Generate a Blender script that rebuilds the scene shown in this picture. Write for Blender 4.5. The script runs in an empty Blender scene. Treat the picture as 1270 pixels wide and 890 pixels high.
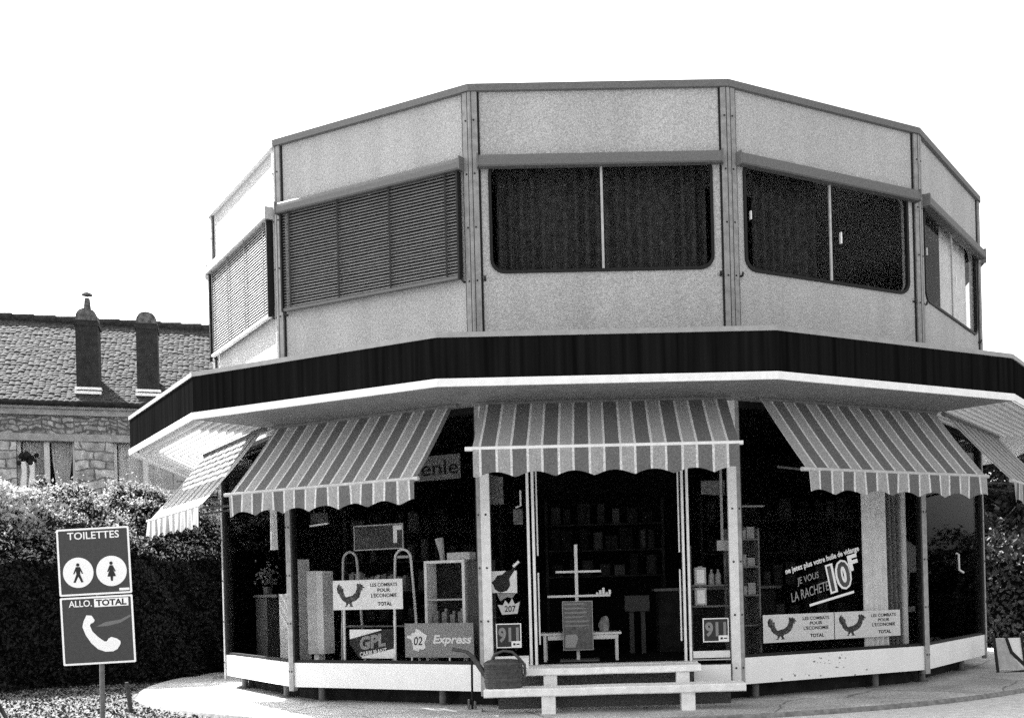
import bpy, bmesh, math, random
import numpy as np
from mathutils import Vector, Matrix

R = math.radians
random.seed(7)
rng = np.random.default_rng(7)
SC = bpy.context.scene
COL = SC.collection

# ------------------------------------------------------------------ camera
W_PX, H_PX = 1270.0, 890.0
F_PX = 1305.542
cam_d = bpy.data.cameras.new('camera')
cam = bpy.data.objects.new('camera', cam_d)
COL.objects.link(cam)
SC.camera = cam
cam_d.sensor_fit = 'HORIZONTAL'
cam_d.sensor_width = 36.0
cam_d.lens = F_PX / W_PX * 36.0
cam_d.shift_x = -117.705 / W_PX
cam_d.shift_y = 284.424 / W_PX
cam_d.clip_start = 0.1
cam_d.clip_end = 2000.0
CAM = Vector((-0.2393, -12.254, 1.397))
cam.matrix_world = (Matrix.Translation(CAM) @ Matrix.Rotation(-0.01554, 4, 'Z')
                    @ Matrix.Rotation(math.pi / 2 + 0.00144, 4, 'X') @ Matrix.Rotation(-0.02576, 4, 'Z'))

# ------------------------------------------------------------------ sky, sun, exposure
SUN_EL, SUN_AZ = 45.0, -52.0        # azimuth from +Y, negative = towards -X
wd = bpy.data.worlds.new('World')
SC.world = wd
wd.use_nodes = True
nt = wd.node_tree
sky = nt.nodes.new('ShaderNodeTexSky')
sky.sky_type = 'NISHITA'
sky.sun_disc = False
sky.sun_elevation = R(SUN_EL)
sky.sun_rotation = R(SUN_AZ)
sky.dust_density = 4.0
bw = nt.nodes.new('ShaderNodeRGBToBW')          # black and white film
nt.links.new(sky.outputs[0], bw.inputs[0])
nt.links.new(bw.outputs[0], nt.nodes['Background'].inputs[0])
nt.nodes['Background'].inputs[1].default_value = 0.15
sun_d = bpy.data.lights.new('sun', 'SUN')
sun_d.energy = 5.0
sun_d.angle = R(0.6)
sun = bpy.data.objects.new('sun', sun_d)
COL.objects.link(sun)
sd = Vector((math.sin(R(SUN_AZ)) * math.cos(R(SUN_EL)), math.cos(R(SUN_AZ)) * math.cos(R(SUN_EL)), math.sin(R(SUN_EL))))
sun.rotation_euler = sd.to_track_quat('Z', 'Y').to_euler()
sun.location = (-20, 12, 25)
SC.view_settings.view_transform = 'Standard'
SC.view_settings.look = 'None'
SC.view_settings.gamma = 1.0
SC.view_settings.use_curve_mapping = False
SC.view_settings.exposure = 1.95
SC.render.engine = 'CYCLES'
SC.cycles.max_bounces = 8
SC.cycles.transparent_max_bounces = 16
SC.cycles.use_denoising = False      # leave the fine grain of a fast film
SC.cycles.sample_clamp_indirect = 1.5

# ------------------------------------------------------------------ materials (grey tones: the film is black and white)
MATS = {}


def mat(name, v, rough=0.7, var=0.0, scale=8.0, bump=0.0, bscale=None, metal=0.0, spec=0.5, detail=4.0, v2=None):
    if name in MATS:
        return MATS[name]
    m = bpy.data.materials.new(name)
    m.use_nodes = True
    MATS[name] = m
    t = m.node_tree
    b = t.nodes['Principled BSDF']
    b.inputs['Base Color'].default_value = (v, v, v, 1)
    b.inputs['Roughness'].default_value = rough
    b.inputs['Metallic'].default_value = metal
    b.inputs['Specular IOR Level'].default_value = spec
    co = t.nodes.new('ShaderNodeTexCoord')
    if var > 0 or v2 is not None:
        n = t.nodes.new('ShaderNodeTexNoise')
        n.inputs['Scale'].default_value = scale
        n.inputs['Detail'].default_value = detail
        t.links.new(co.outputs['Object'], n.inputs['Vector'])
        r = t.nodes.new('ShaderNodeValToRGB')
        lo, hi = (v * (1 - var), v * (1 + var)) if v2 is None else (v, v2)
        r.color_ramp.elements[0].position = 0.33
        r.color_ramp.elements[1].position = 0.67
        r.color_ramp.elements[0].color = (lo, lo, lo, 1)
        r.color_ramp.elements[1].color = (hi, hi, hi, 1)
        t.links.new(n.outputs['Fac'], r.inputs['Fac'])
        t.links.new(r.outputs['Color'], b.inputs['Base Color'])
    if bump > 0:
        n2 = t.nodes.new('ShaderNodeTexNoise')
        n2.inputs['Scale'].default_value = bscale or scale
        n2.inputs['Detail'].default_value = 3.0
        t.links.new(co.outputs['Object'], n2.inputs['Vector'])
        bp = t.nodes.new('ShaderNodeBump')
        bp.inputs['Strength'].default_value = bump
        bp.inputs['Distance'].default_value = 0.02
        t.links.new(n2.outputs['Fac'], bp.inputs['Height'])
        t.links.new(bp.outputs['Normal'], b.inputs['Normal'])
    return m


def roughcast(name, v):
    """pebble-dash panel: fine light and dark grains with faint weather streaks"""
    m = mat(name, v, 0.9, bump=0.8, bscale=70)
    t = m.node_tree
    b = t.nodes['Principled BSDF']
    co = [n for n in t.nodes if n.type == 'TEX_COORD'][0]
    n1 = t.nodes.new('ShaderNodeTexNoise'); n1.inputs['Scale'].default_value = 75; n1.inputs['Detail'].default_value = 2
    n2 = t.nodes.new('ShaderNodeTexNoise'); n2.inputs['Scale'].default_value = 3.2; n2.inputs['Detail'].default_value = 6
    mp = t.nodes.new('ShaderNodeMapping'); mp.inputs['Scale'].default_value = (1, 1, 0.14)
    t.links.new(co.outputs['Object'], n1.inputs['Vector'])
    t.links.new(co.outputs['Object'], mp.inputs['Vector'])
    t.links.new(mp.outputs['Vector'], n2.inputs['Vector'])
    r1 = t.nodes.new('ShaderNodeMapRange')
    r1.inputs[1].default_value = 0.3; r1.inputs[2].default_value = 0.7
    r1.inputs[3].default_value = v * 0.66; r1.inputs[4].default_value = v * 1.34
    r2 = t.nodes.new('ShaderNodeMapRange')
    r2.inputs[1].default_value = 0.3; r2.inputs[2].default_value = 0.7
    r2.inputs[3].default_value = 0.90; r2.inputs[4].default_value = 1.06
    t.links.new(n1.outputs['Fac'], r1.inputs[0])
    t.links.new(n2.outputs['Fac'], r2.inputs[0])
    mu = t.nodes.new('ShaderNodeMath'); mu.operation = 'MULTIPLY'
    t.links.new(r1.outputs[0], mu.inputs[0]); t.links.new(r2.outputs[0], mu.inputs[1])
    t.links.new(mu.outputs[0], b.inputs['Base Color'])
    return m


def boards(name, v):
    """dark stained vertical boarding: fine upright streaks and board joints"""
    m = mat(name, v, 1.0, spec=0.0)
    t = m.node_tree; b = t.nodes['Principled BSDF']
    co = t.nodes.new('ShaderNodeTexCoord')
    mp = t.nodes.new('ShaderNodeMapping'); mp.inputs['Scale'].default_value = (16, 16, .5)
    t.links.new(co.outputs['Object'], mp.inputs[0])
    n = t.nodes.new('ShaderNodeTexNoise'); n.inputs['Scale'].default_value = 1; n.inputs['Detail'].default_value = 4
    t.links.new(mp.outputs[0], n.inputs[0])
    r = t.nodes.new('ShaderNodeMapRange'); r.inputs[1].default_value = .3; r.inputs[2].default_value = .72
    r.inputs[3].default_value = v * .5; r.inputs[4].default_value = v * 1.5
    t.links.new(n.outputs['Fac'], r.inputs[0]); t.links.new(r.outputs[0], b.inputs['Base Color'])
    return m


def glass(name, tint, ior=1.045):
    m = bpy.data.materials.new(name); m.use_nodes = True; MATS[name] = m
    t = m.node_tree
    t.nodes.remove(t.nodes['Principled BSDF'])
    out = t.nodes['Material Output']
    tr = t.nodes.new('ShaderNodeBsdfTransparent'); tr.inputs[0].default_value = (tint, tint, tint, 1)
    gl = t.nodes.new('ShaderNodeBsdfGlossy'); gl.inputs['Roughness'].default_value = 0.02
    fr = t.nodes.new('ShaderNodeFresnel'); 
    ge = t.nodes.new('ShaderNodeNewGeometry')       # same reflection on both faces of the sheet
    mi = t.nodes.new('ShaderNodeMapRange'); mi.inputs[3].default_value = ior; mi.inputs[4].default_value = 1 / ior
    t.links.new(ge.outputs['Backfacing'], mi.inputs[0]); t.links.new(mi.outputs[0], fr.inputs['IOR'])
    n = t.nodes.new('ShaderNodeTexNoise'); n.inputs['Scale'].default_value = 0.8
    bp = t.nodes.new('ShaderNodeBump'); bp.inputs['Strength'].default_value = 0.02
    t.links.new(n.outputs['Fac'], bp.inputs['Height'])
    t.links.new(bp.outputs['Normal'], gl.inputs['Normal'])
    mx = t.nodes.new('ShaderNodeMixShader')
    t.links.new(fr.outputs[0], mx.inputs[0]); t.links.new(tr.outputs[0], mx.inputs[1]); t.links.new(gl.outputs[0], mx.inputs[2])
    t.links.new(mx.outputs[0], out.inputs[0])
    return m


def stripes(name, period, light, dark, line, duty=0.54, lw=0.075):
    """woven awning canvas: light and dark bands with a thin white thread line between; UV x is metres along the awning"""
    m = mat(name, light, 0.9)
    t = m.node_tree; b = t.nodes['Principled BSDF']
    uv = t.nodes.new('ShaderNodeUVMap')
    sx = t.nodes.new('ShaderNodeSeparateXYZ'); t.links.new(uv.outputs[0], sx.inputs[0])
    d = t.nodes.new('ShaderNodeMath'); d.operation = 'DIVIDE'; d.inputs[1].default_value = period
    t.links.new(sx.outputs[0], d.inputs[0])
    fr = t.nodes.new('ShaderNodeMath'); fr.operation = 'FRACT'; t.links.new(d.outputs[0], fr.inputs[0])
    r = t.nodes.new('ShaderNodeValToRGB'); r.color_ramp.interpolation = 'CONSTANT'
    e = r.color_ramp.elements
    g = lambda x: (x, x, x, 1)
    e[0].position = 0; e[0].color = g(line)
    e[1].position = lw; e[1].color = g(light)
    for p, c in ((duty - lw, line), (duty, dark)):
        k = e.new(p); k.color = g(c)
    t.links.new(fr.outputs[0], r.inputs[0])
    n = t.nodes.new('ShaderNodeTexNoise'); n.inputs['Scale'].default_value = 55; n.inputs['Detail'].default_value = 3
    co = t.nodes.new('ShaderNodeTexCoord'); t.links.new(co.outputs['Object'], n.inputs['Vector'])
    mr = t.nodes.new('ShaderNodeMapRange'); mr.inputs[1].default_value = .3; mr.inputs[2].default_value = .7
    mr.inputs[3].default_value = 0.70; mr.inputs[4].default_value = 1.22
    t.links.new(n.outputs['Fac'], mr.inputs[0])
    mx = t.nodes.new('ShaderNodeVectorMath'); mx.operation = 'SCALE'
    t.links.new(r.outputs[0], mx.inputs[0]); t.links.new(mr.outputs[0], mx.inputs['Scale'])
    t.links.new(mx.outputs[0], b.inputs['Base Color'])
    # canvas lets some light through
    tl = t.nodes.new('ShaderNodeBsdfTranslucent'); t.links.new(mx.outputs[0], tl.inputs[0])
    ms = t.nodes.new('ShaderNodeMixShader'); ms.inputs[0].default_value = 0.25
    t.links.new(b.outputs[0], ms.inputs[1]); t.links.new(tl.outputs[0], ms.inputs[2])
    t.links.new(ms.outputs[0], t.nodes['Material Output'].inputs[0])
    return m


def stone(name, v, bw, bh, joint=.018, wob=.03):
    """coursed masonry: irregular stones with darker joints"""
    m = mat(name, v, 0.95)
    t = m.node_tree; b = t.nodes['Principled BSDF']
    co = t.nodes.new('ShaderNodeTexCoord')
    sp = t.nodes.new('ShaderNodeSeparateXYZ'); t.links.new(co.outputs['Object'], sp.inputs[0])
    cb = t.nodes.new('ShaderNodeCombineXYZ'); t.links.new(sp.outputs[0], cb.inputs[0]); t.links.new(sp.outputs[2], cb.inputs[1])
    n0 = t.nodes.new('ShaderNodeTexNoise'); n0.inputs['Scale'].default_value = 2.6; n0.inputs['Detail'].default_value = 3
    t.links.new(co.outputs['Object'], n0.inputs[0])
    sc = t.nodes.new('ShaderNodeVectorMath'); sc.operation = 'SCALE'; sc.inputs['Scale'].default_value = wob * 8
    ce = t.nodes.new('ShaderNodeVectorMath'); ce.operation = 'SUBTRACT'; ce.inputs[1].default_value = (.5, .5, .5)
    t.links.new(n0.outputs['Color'], ce.inputs[0]); t.links.new(ce.outputs[0], sc.inputs[0])
    ad = t.nodes.new('ShaderNodeVectorMath'); ad.operation = 'ADD'
    t.links.new(cb.outputs[0], ad.inputs[0]); t.links.new(sc.outputs[0], ad.inputs[1])
    br = t.nodes.new('ShaderNodeTexBrick')
    g = lambda x: (x, x, x, 1)
    br.inputs['Scale'].default_value = 1.0
    br.inputs['Color1'].default_value = g(v * .7); br.inputs['Color2'].default_value = g(v * 1.35); br.inputs['Mortar'].default_value = g(v * .42)
    br.inputs['Mortar Size'].default_value = joint; br.inputs['Mortar Smooth'].default_value = .4
    br.inputs['Brick Width'].default_value = bw; br.inputs['Row Height'].default_value = bh
    br.offset = .43; br.squash = .7; br.squash_frequency = 3
    t.links.new(ad.outputs[0], br.inputs['Vector'])
    n3 = t.nodes.new('ShaderNodeTexNoise'); n3.inputs['Scale'].default_value = 8; n3.inputs['Detail'].default_value = 6
    t.links.new(co.outputs['Object'], n3.inputs[0])
    k3 = t.nodes.new('ShaderNodeMapRange'); k3.inputs[1].default_value = .3; k3.inputs[2].default_value = .7
    k3.inputs[3].default_value = .55; k3.inputs[4].default_value = 1.4
    t.links.new(n3.outputs['Fac'], k3.inputs[0])
    mx = t.nodes.new('ShaderNodeVectorMath'); mx.operation = 'SCALE'
    t.links.new(br.outputs['Color'], mx.inputs[0]); t.links.new(k3.outputs[0], mx.inputs['Scale'])
    t.links.new(mx.outputs[0], b.inputs['Base Color'])
    bp = t.nodes.new('ShaderNodeBump'); bp.inputs['Strength'].default_value = 0.7; bp.inputs['Distance'].default_value = 0.04; bp.invert = True
    t.links.new(br.outputs['Fac'], bp.inputs['Height']); t.links.new(bp.outputs[0], b.inputs['Normal'])
    return m


def leafmat(name, lo, hi, trans=0.3):
    m = mat(name, lo, 0.5, spec=0.22)
    t = m.node_tree; b = t.nodes['Principled BSDF']
    n = t.nodes.new('ShaderNodeTexNoise'); n.inputs['Scale'].default_value = 6; n.inputs['Detail'].default_value = 6
    co = t.nodes.new('ShaderNodeTexCoord'); t.links.new(co.outputs['Object'], n.inputs[0])
    r = t.nodes.new('ShaderNodeMapRange'); r.inputs[1].default_value = .35; r.inputs[2].default_value = .65
    r.inputs[3].default_value = lo; r.inputs[4].default_value = hi
    t.links.new(n.outputs['Fac'], r.inputs[0]); t.links.new(r.outputs[0], b.inputs['Base Color'])
    tl = t.nodes.new('ShaderNodeBsdfTranslucent'); t.links.new(r.outputs[0], tl.inputs[0])
    ms = t.nodes.new('ShaderNodeMixShader'); ms.inputs[0].default_value = trans
    t.links.new(b.outputs[0], ms.inputs[1]); t.links.new(tl.outputs[0], ms.inputs[2])
    t.links.new(ms.outputs[0], t.nodes['Material Output'].inputs[0])
    return m


M_WALL = roughcast('roughcast_panel', 0.44)
M_FASC = boards('dark_fascia_board', 0.008)
M_WHITE = mat('white_enamel', 0.85, 0.45, var=0.04, scale=3, spec=0.3)
M_TRIM = mat('white_trim', 0.80, 0.5, var=0.07, scale=10)
M_TRIM_G = mat('grey_flashing', 0.30, 0.7, var=0.1, scale=10)
M_ALU = mat('weathered_aluminium', 0.42, 0.55, var=0.15, scale=14, spec=0.4)
M_ALUW = mat('bright_post_paint', 0.70, 0.45, var=0.08, scale=12)
M_HOOD = mat('hood_paint', 0.12, 0.7, var=0.18, scale=60)
M_DARK = mat('black_rubber', 0.012, 0.6, spec=0.2)
M_BOLT = mat('bolt_head', 0.02, 0.5)
M_SLAT_SHADE = mat('shaded_blind_slat', 0.17, 0.5, var=0.1, scale=10)  # slats of the unlit face, coloured darker for shade
M_SLAT_LIT = mat('lit_blind_slat', 0.27, 0.45, var=0.08, scale=10)  # slats of the sunlit faces, coloured lighter for the sun
M_SOFF_LIT = mat('lit_soffit', 0.80, 0.6, var=0.06, scale=8)  # side slats coloured bright for the light they catch
M_SOFF_SHADE = mat('shaded_soffit', 0.20, 0.6, var=0.12, scale=8)  # front slats coloured dark for their shade
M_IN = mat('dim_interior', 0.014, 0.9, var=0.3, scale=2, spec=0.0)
M_BASE = mat('dark_base', 0.02, 0.9, var=0.4, scale=6, spec=0.1)
M_CONC = mat('concrete', 0.38, 0.95, var=0.22, scale=20, bump=0.3, bscale=60)
M_GLASS = glass('window_glass', 0.90)
M_AWN = stripes('striped_canvas', 0.33, 0.38, 0.155, 0.74)
M_CURT = mat('dark_curtain_cloth', 0.050, 0.95, var=0.3, scale=12, spec=0.0)
M_WOOD = mat('pale_plank', 0.84, 0.7, var=0.10, scale=12, bump=0.2, bscale=30)
M_TEXTB = mat('black_print', 0.02, 0.5, spec=0.2)
M_TEXTW = mat('white_print', 0.82, 0.5, spec=0.2)
M_SIGN = mat('grey_sign_enamel', 0.045, 0.6, var=0.12, scale=30, spec=0.3)
M_PAPER = mat('poster_paper', 0.88, 0.7, var=0.05, scale=8)
M_POST_G = mat('poster_grey', 0.26, 0.7, var=0.12, scale=40)
M_POLE = mat('dull_steel', 0.11, 0.6, var=0.25, scale=25)
M_CAN = mat('dark_zinc', 0.05, 0.5, var=0.35, scale=25, spec=0.5)

# ------------------------------------------------------------------ mesh helpers


class MB:
    """collects boxes, prisms, tubes and sheets and links them as ONE mesh object"""

    def __init__(self, T=None):
        self.v, self.f, self.m, self.uv = [], [], [], {}
        self.T = T or (lambda x, y, z: Vector((x, y, z)))
        self.smooth = []

    def raw(self, vs, fs, m=0, smooth=False, uvs=None):
        b = len(self.v)
        self.v += [tuple(p) for p in vs]
        for k, f in enumerate(fs):
            if uvs:
                self.uv[len(self.f)] = [uvs[i] for i in f]
            self.f.append([i + b for i in f]); self.m.append(m); self.smooth.append(smooth)
        return self

    def hexa(self, p, m=0):
        """p: 8 world points, bottom ring then top ring"""
        return self.raw(p, [(3, 2, 1, 0), (4, 5, 6, 7), (0, 1, 5, 4), (1, 2, 6, 5), (2, 3, 7, 6), (3, 0, 4, 7)], m)

    def box(self, x0, x1, y0, y1, z0, z1, m=0, T=None):
        T = T or self.T
        return self.hexa([T(x0, y0, z0), T(x1, y0, z0), T(x1, y1, z0), T(x0, y1, z0),
                          T(x0, y0, z1), T(x1, y0, z1), T(x1, y1, z1), T(x0, y1, z1)], m)

    def prism(self, pts, y0, y1, m=0, T=None):
        """polygon pts (x,z) extruded along y"""
        T = T or self.T
        n = len(pts)
        vs = [T(a, y0, b) for a, b in pts] + [T(a, y1, b) for a, b in pts]
        fs = [tuple(range(n)), tuple(range(2 * n - 1, n - 1, -1))] + [(i, (i + 1) % n, n + (i + 1) % n, n + i) for i in range(n)]
        return self.raw(vs, fs, m)

    def slab(self, pts, z0, z1, m=0, T=None):
        """polygon pts (x,y) extruded along z"""
        T = T or self.T
        n = len(pts)
        vs = [T(a, b, z0) for a, b in pts] + [T(a, b, z1) for a, b in pts]
        fs = [tuple(range(n)), tuple(range(2 * n - 1, n - 1, -1))] + [(i, (i + 1) % n, n + (i + 1) % n, n + i) for i in range(n)]
        return self.raw(vs, fs, m)

    def tube(self, path, r, n=8, m=0, T=None, cap=True):
        T = T or self.T
        P = [T(*p) for p in path]
        rs = r if isinstance(r, (list, tuple)) else [r] * len(P)
        vs, fs = [], []
        up = None
        for i, p in enumerate(P):
            d = (P[min(i + 1, len(P) - 1)] - P[max(i - 1, 0)]).normalized()
            if up is None:
                up = Vector((0, 0, 1)) if abs(d.z) < .9 else Vector((1, 0, 0))
            a = d.cross(up).normalized(); b = a.cross(d).normalized(); up = b
            for k in range(n):
                th = 2 * math.pi * k / n
                vs.append(p + a * math.cos(th) * rs[i] + b * math.sin(th) * rs[i])
        for i in range(len(P) - 1):
            for k in range(n):
                fs.append((i * n + k, i * n + (k + 1) % n, (i + 1) * n + (k + 1) % n, (i + 1) * n + k))
        self.raw(vs, fs, m, smooth=True)
        if cap:
            self.raw(vs[:n], [tuple(range(n))], m); self.raw(vs[-n:], [tuple(range(n))], m)
        return self

    def grid(self, fn, nu, nv, m=0, smooth=True, uvfn=None):
        """sheet: fn(i/nu, j/nv) -> point"""
        vs, us = [], []
        for j in range(nv + 1):
            for i in range(nu + 1):
                vs.append(fn(i / nu, j / nv)); us.append(uvfn(i / nu, j / nv) if uvfn else (i / nu, j / nv))
        w = nu + 1
        fs = [(j * w + i, j * w + i + 1, (j + 1) * w + i + 1, (j + 1) * w + i) for j in range(nv) for i in range(nu)]
        return self.raw(vs, fs, m, smooth, us)

    def disc(self, c, r, y0, y1, n=20, m=0, T=None):
        return self.prism([(c[0] + r * math.cos(2 * math.pi * k / n), c[1] + r * math.sin(2 * math.pi * k / n)) for k in range(n)], y0, y1, m, T)

    def build(self, name, mats, parent=None, root=None, recalc=True, loc=None):
        if not isinstance(mats, (list, tuple)):
            mats = [mats]
        V = [Vector(p) for p in self.v]
        if root is not None:
            off = root.location.copy()
        elif loc is not None:
            off = Vector(loc)
        else:
            lo = [min(p[i] for p in V) for i in range(3)]; hi = [max(p[i] for p in V) for i in range(3)]
            off = Vector(((lo[0] + hi[0]) / 2, (lo[1] + hi[1]) / 2, lo[2]))
        me = bpy.data.meshes.new(name)
        me.from_pydata([tuple(p - off) for p in V], [], self.f)
        for mm in mats:
            me.materials.append(mm)
        me.polygons.foreach_set('material_index', self.m)
        me.polygons.foreach_set('use_smooth', self.smooth)
        if self.uv:
            ul = me.uv_layers.new(name='UVMap')
            for fi, us in self.uv.items():
                p = me.polygons[fi]
                for li, u in zip(p.loop_indices, us):
                    ul.data[li].uv = u
        if recalc:
            bm = bmesh.new(); bm.from_mesh(me)
            bmesh.ops.recalc_face_normals(bm, faces=bm.faces)
            bm.to_mesh(me); bm.free()
        me.update()
        o = bpy.data.objects.new(name, me)
        COL.objects.link(o)
        if parent is not None:
            o.parent = parent
        if root is None:
            o.location = off
        return o


def tag(o, label=None, cat=None, group=None, kind=None):
    if label: o['label'] = label
    if cat: o['category'] = cat
    if group: o['group'] = group
    if kind: o['kind'] = kind
    return o


def thing(name, loc, label, cat, group=None):
    o = bpy.data.objects.new(name, None)
    COL.objects.link(o)
    o.location = loc
    o.empty_display_size = 0.2
    return tag(o, label, cat, group)


def text_geo(s, shear=0.0, bold=0.0, spacing=1.0, align='LEFT', line=1.0):
    c = bpy.data.curves.new('t', 'FONT')
    c.body = s; c.size = 1.0; c.shear = shear; c.offset = bold; c.space_character = spacing
    c.align_x = align; c.space_line = line; c.resolution_u = 3
    o = bpy.data.objects.new('t', c)
    COL.objects.link(o)
    dg = bpy.context.evaluated_depsgraph_get()
    me = bpy.data.meshes.new_from_object(o.evaluated_get(dg))
    vs = [tuple(v.co) for v in me.vertices]; fs = [tuple(p.vertices) for p in me.polygons]
    bpy.data.objects.remove(o); bpy.data.curves.remove(c); bpy.data.meshes.remove(me)
    return vs, fs


def put_text(mb, s, x0, x1, z0, z1, d, T, m=0, rot=0.0, pivot=None, **kw):
    """lettering stretched to fill the rectangle x0..x1, z0..z1 of frame T, at depth d"""
    vs, fs = text_geo(s, **kw)
    ax = min(v[0] for v in vs); bx = max(v[0] for v in vs); ay = min(v[1] for v in vs); by = max(v[1] for v in vs)
    px, pz = pivot or ((x0 + x1) / 2, (z0 + z1) / 2)
    out = []
    for v in vs:
        x = x0 + (v[0] - ax) / (bx - ax) * (x1 - x0); z = z0 + (v[1] - ay) / (by - ay) * (z1 - z0)
        if rot:
            dx, dz = x - px, z - pz
            x = px + dx * math.cos(rot) - dz * math.sin(rot); z = pz + dx * math.sin(rot) + dz * math.cos(rot)
        out.append(T(x, d, z))
    mb.raw(out, fs, m)
    return mb


# ------------------------------------------------------------------ the 13-sided shop: frame of face i (0 = front, + = right)
AL = 2 * math.pi / 13
AP = 1.5 / math.tan(AL / 2)
CY = AP
HT = math.tan(AL / 2)


def half(d):
    return (AP + d) * HT


def face(i):
    n = Vector((math.sin(AL * i), -math.cos(AL * i), 0)); t = Vector((math.cos(AL * i), math.sin(AL * i), 0))
    C = Vector((0, CY, 0)) + AP * n

    def T(s, d, z):
        return C + t * s + n * d + Vector((0, 0, z))
    return T


def seg(mb, i, d0, d1, z0, z1, m=0, z0b=None, z1b=None):
    """mitred ring segment of face i between offsets d0<d1; z0b/z1b: heights at d1"""
    T = face(i)
    z0b = z0 if z0b is None else z0b; z1b = z1 if z1b is None else z1b
    a, b = half(d0), half(d1)
    return mb.hexa([T(-a, d0, z0), T(a, d0, z0), T(b, d1, z0b), T(-b, d1, z0b),
                    T(-a, d0, z1), T(a, d0, z1), T(b, d1, z1b), T(-b, d1, z1b)], m)


def ngon(d):
    r = (AP + d) / math.cos(AL / 2)
    return [(r * math.sin(AL * (k - .5)), CY - r * math.cos(AL * (k - .5))) for k in range(13)]


FACES = list(range(-6, 7))
GW = -0.05                    # ground-floor glass line

# ------------------------------------------------------------------ setting: ground
mb = MB()
NR = 64
mb.raw([(0, 0, 0)] + [(400 * math.cos(2 * math.pi * k / NR), 400 * math.sin(2 * math.pi * k / NR), 0) for k in range(NR)],
       [(0, 1 + k, 1 + (k + 1) % NR) for k in range(NR)])
M_GROUND = mat('worn_tarmac', 0.10, 0.95, var=0.35, scale=3, bump=0.4, bscale=40)
tag(mb.build('ground', M_GROUND, loc=(0, 0, 0)), kind='structure')

# round concrete pavement with a low kerb edge
mb = MB()
N = 96
RP = 7.37
ring = lambda r, z: [(r * math.cos(2 * math.pi * k / N), CY + r * math.sin(2 * math.pi * k / N), z) for k in range(N)]
vs = ring(RP + .10, 0.0) + ring(RP + .085, 0.045) + ring(RP + .055, 0.06) + ring(RP - .02, 0.062) + [(0, CY, 0.062)]
fs = []
for j in range(3):
    for k in range(N):
        fs.append((j * N + k, j * N + (k + 1) % N, (j + 1) * N + (k + 1) % N, (j + 1) * N + k))
fs += [(3 * N + k, 3 * N + (k + 1) % N, 4 * N) for k in range(N)]
mb.raw(vs, fs)
mb.m = [1] * (2 * N) + [0] * (len(fs) - 2 * N)
M_PAVE = mat('pale_pavement', 0.50, 0.95, var=0.34, scale=30, bump=0.35, bscale=70)
t_ = M_PAVE.node_tree; b_ = t_.nodes['Principled BSDF']
src = b_.inputs['Base Color'].links[0].from_socket
co_ = t_.nodes.new('ShaderNodeTexCoord')
n1_ = t_.nodes.new('ShaderNodeTexNoise'); n1_.inputs['Scale'].default_value = .9; n1_.inputs['Detail'].default_value = 8; n1_.inputs['Roughness'].default_value = .65
m1_ = t_.nodes.new('ShaderNodeMapRange'); m1_.inputs[1].default_value = .35; m1_.inputs[2].default_value = .65; m1_.inputs[3].default_value = .62; m1_.inputs[4].default_value = 1.12
v_ = t_.nodes.new('ShaderNodeTexVoronoi'); v_.feature = 'DISTANCE_TO_EDGE'; v_.inputs['Scale'].default_value = .55
nv = t_.nodes.new('ShaderNodeTexNoise'); nv.inputs['Scale'].default_value = 2.5; nv.inputs['Detail'].default_value = 5
av = t_.nodes.new('ShaderNodeMixRGB'); av.inputs[0].default_value = .18
t_.links.new(co_.outputs['Object'], n1_.inputs[0]); t_.links.new(co_.outputs['Object'], nv.inputs[0])
t_.links.new(co_.outputs['Object'], av.inputs[1]); t_.links.new(nv.outputs['Color'], av.inputs[2]); t_.links.new(av.outputs[0], v_.inputs['Vector'])
m2_ = t_.nodes.new('ShaderNodeMapRange'); m2_.inputs[1].default_value = 0; m2_.inputs[2].default_value = .010; m2_.inputs[3].default_value = .35; m2_.inputs[4].default_value = 1
t_.links.new(n1_.outputs['Fac'], m1_.inputs[0]); t_.links.new(v_.outputs['Distance'], m2_.inputs[0])
mm = t_.nodes.new('ShaderNodeMath'); mm.operation = 'MULTIPLY'; t_.links.new(m1_.outputs[0], mm.inputs[0]); t_.links.new(m2_.outputs[0], mm.inputs[1])
sc_ = t_.nodes.new('ShaderNodeVectorMath'); sc_.operation = 'SCALE'; t_.links.new(src, sc_.inputs[0]); t_.links.new(mm.outputs[0], sc_.inputs['Scale'])
t_.links.new(sc_.outputs[0], b_.inputs['Base Color'])
tag(mb.build('pavement', [M_PAVE, mat('kerb_concrete', .20, .95, var=.3, scale=16)], loc=(0, CY, 0)), kind='structure')

# pale forecourt in front of the pavement
mb = MB()
mb.box(-30, 40, -30, -1.65, 0.002, 0.006)
tag(mb.build('forecourt', mat('forecourt_concrete', 0.17, 0.95, var=0.15, scale=4, bump=0.2, bscale=50), loc=(0, 0, 0)), kind='structure')

# pale concrete gutter apron outside the kerb, front and right
mb = MB()
a0, a1, na = R(-80), R(40), 60
vs, fs = [], []
for k in range(na + 1):
    a = a0 + (a1 - a0) * k / na
    for q, z in ((RP + .11, .011), (RP + 1.5, .009)):
        vs.append((q * math.cos(a), CY + q * math.sin(a), z))
fs = [(2 * k, 2 * k + 1, 2 * k + 3, 2 * k + 2) for k in range(na)]
mb.raw(vs, fs)
tag(mb.build('gutter_apron', mat('apron_concrete', .62, .95, var=.16, scale=9, bump=.3, bscale=60), loc=(0, CY, 0)), kind='structure')

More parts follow.
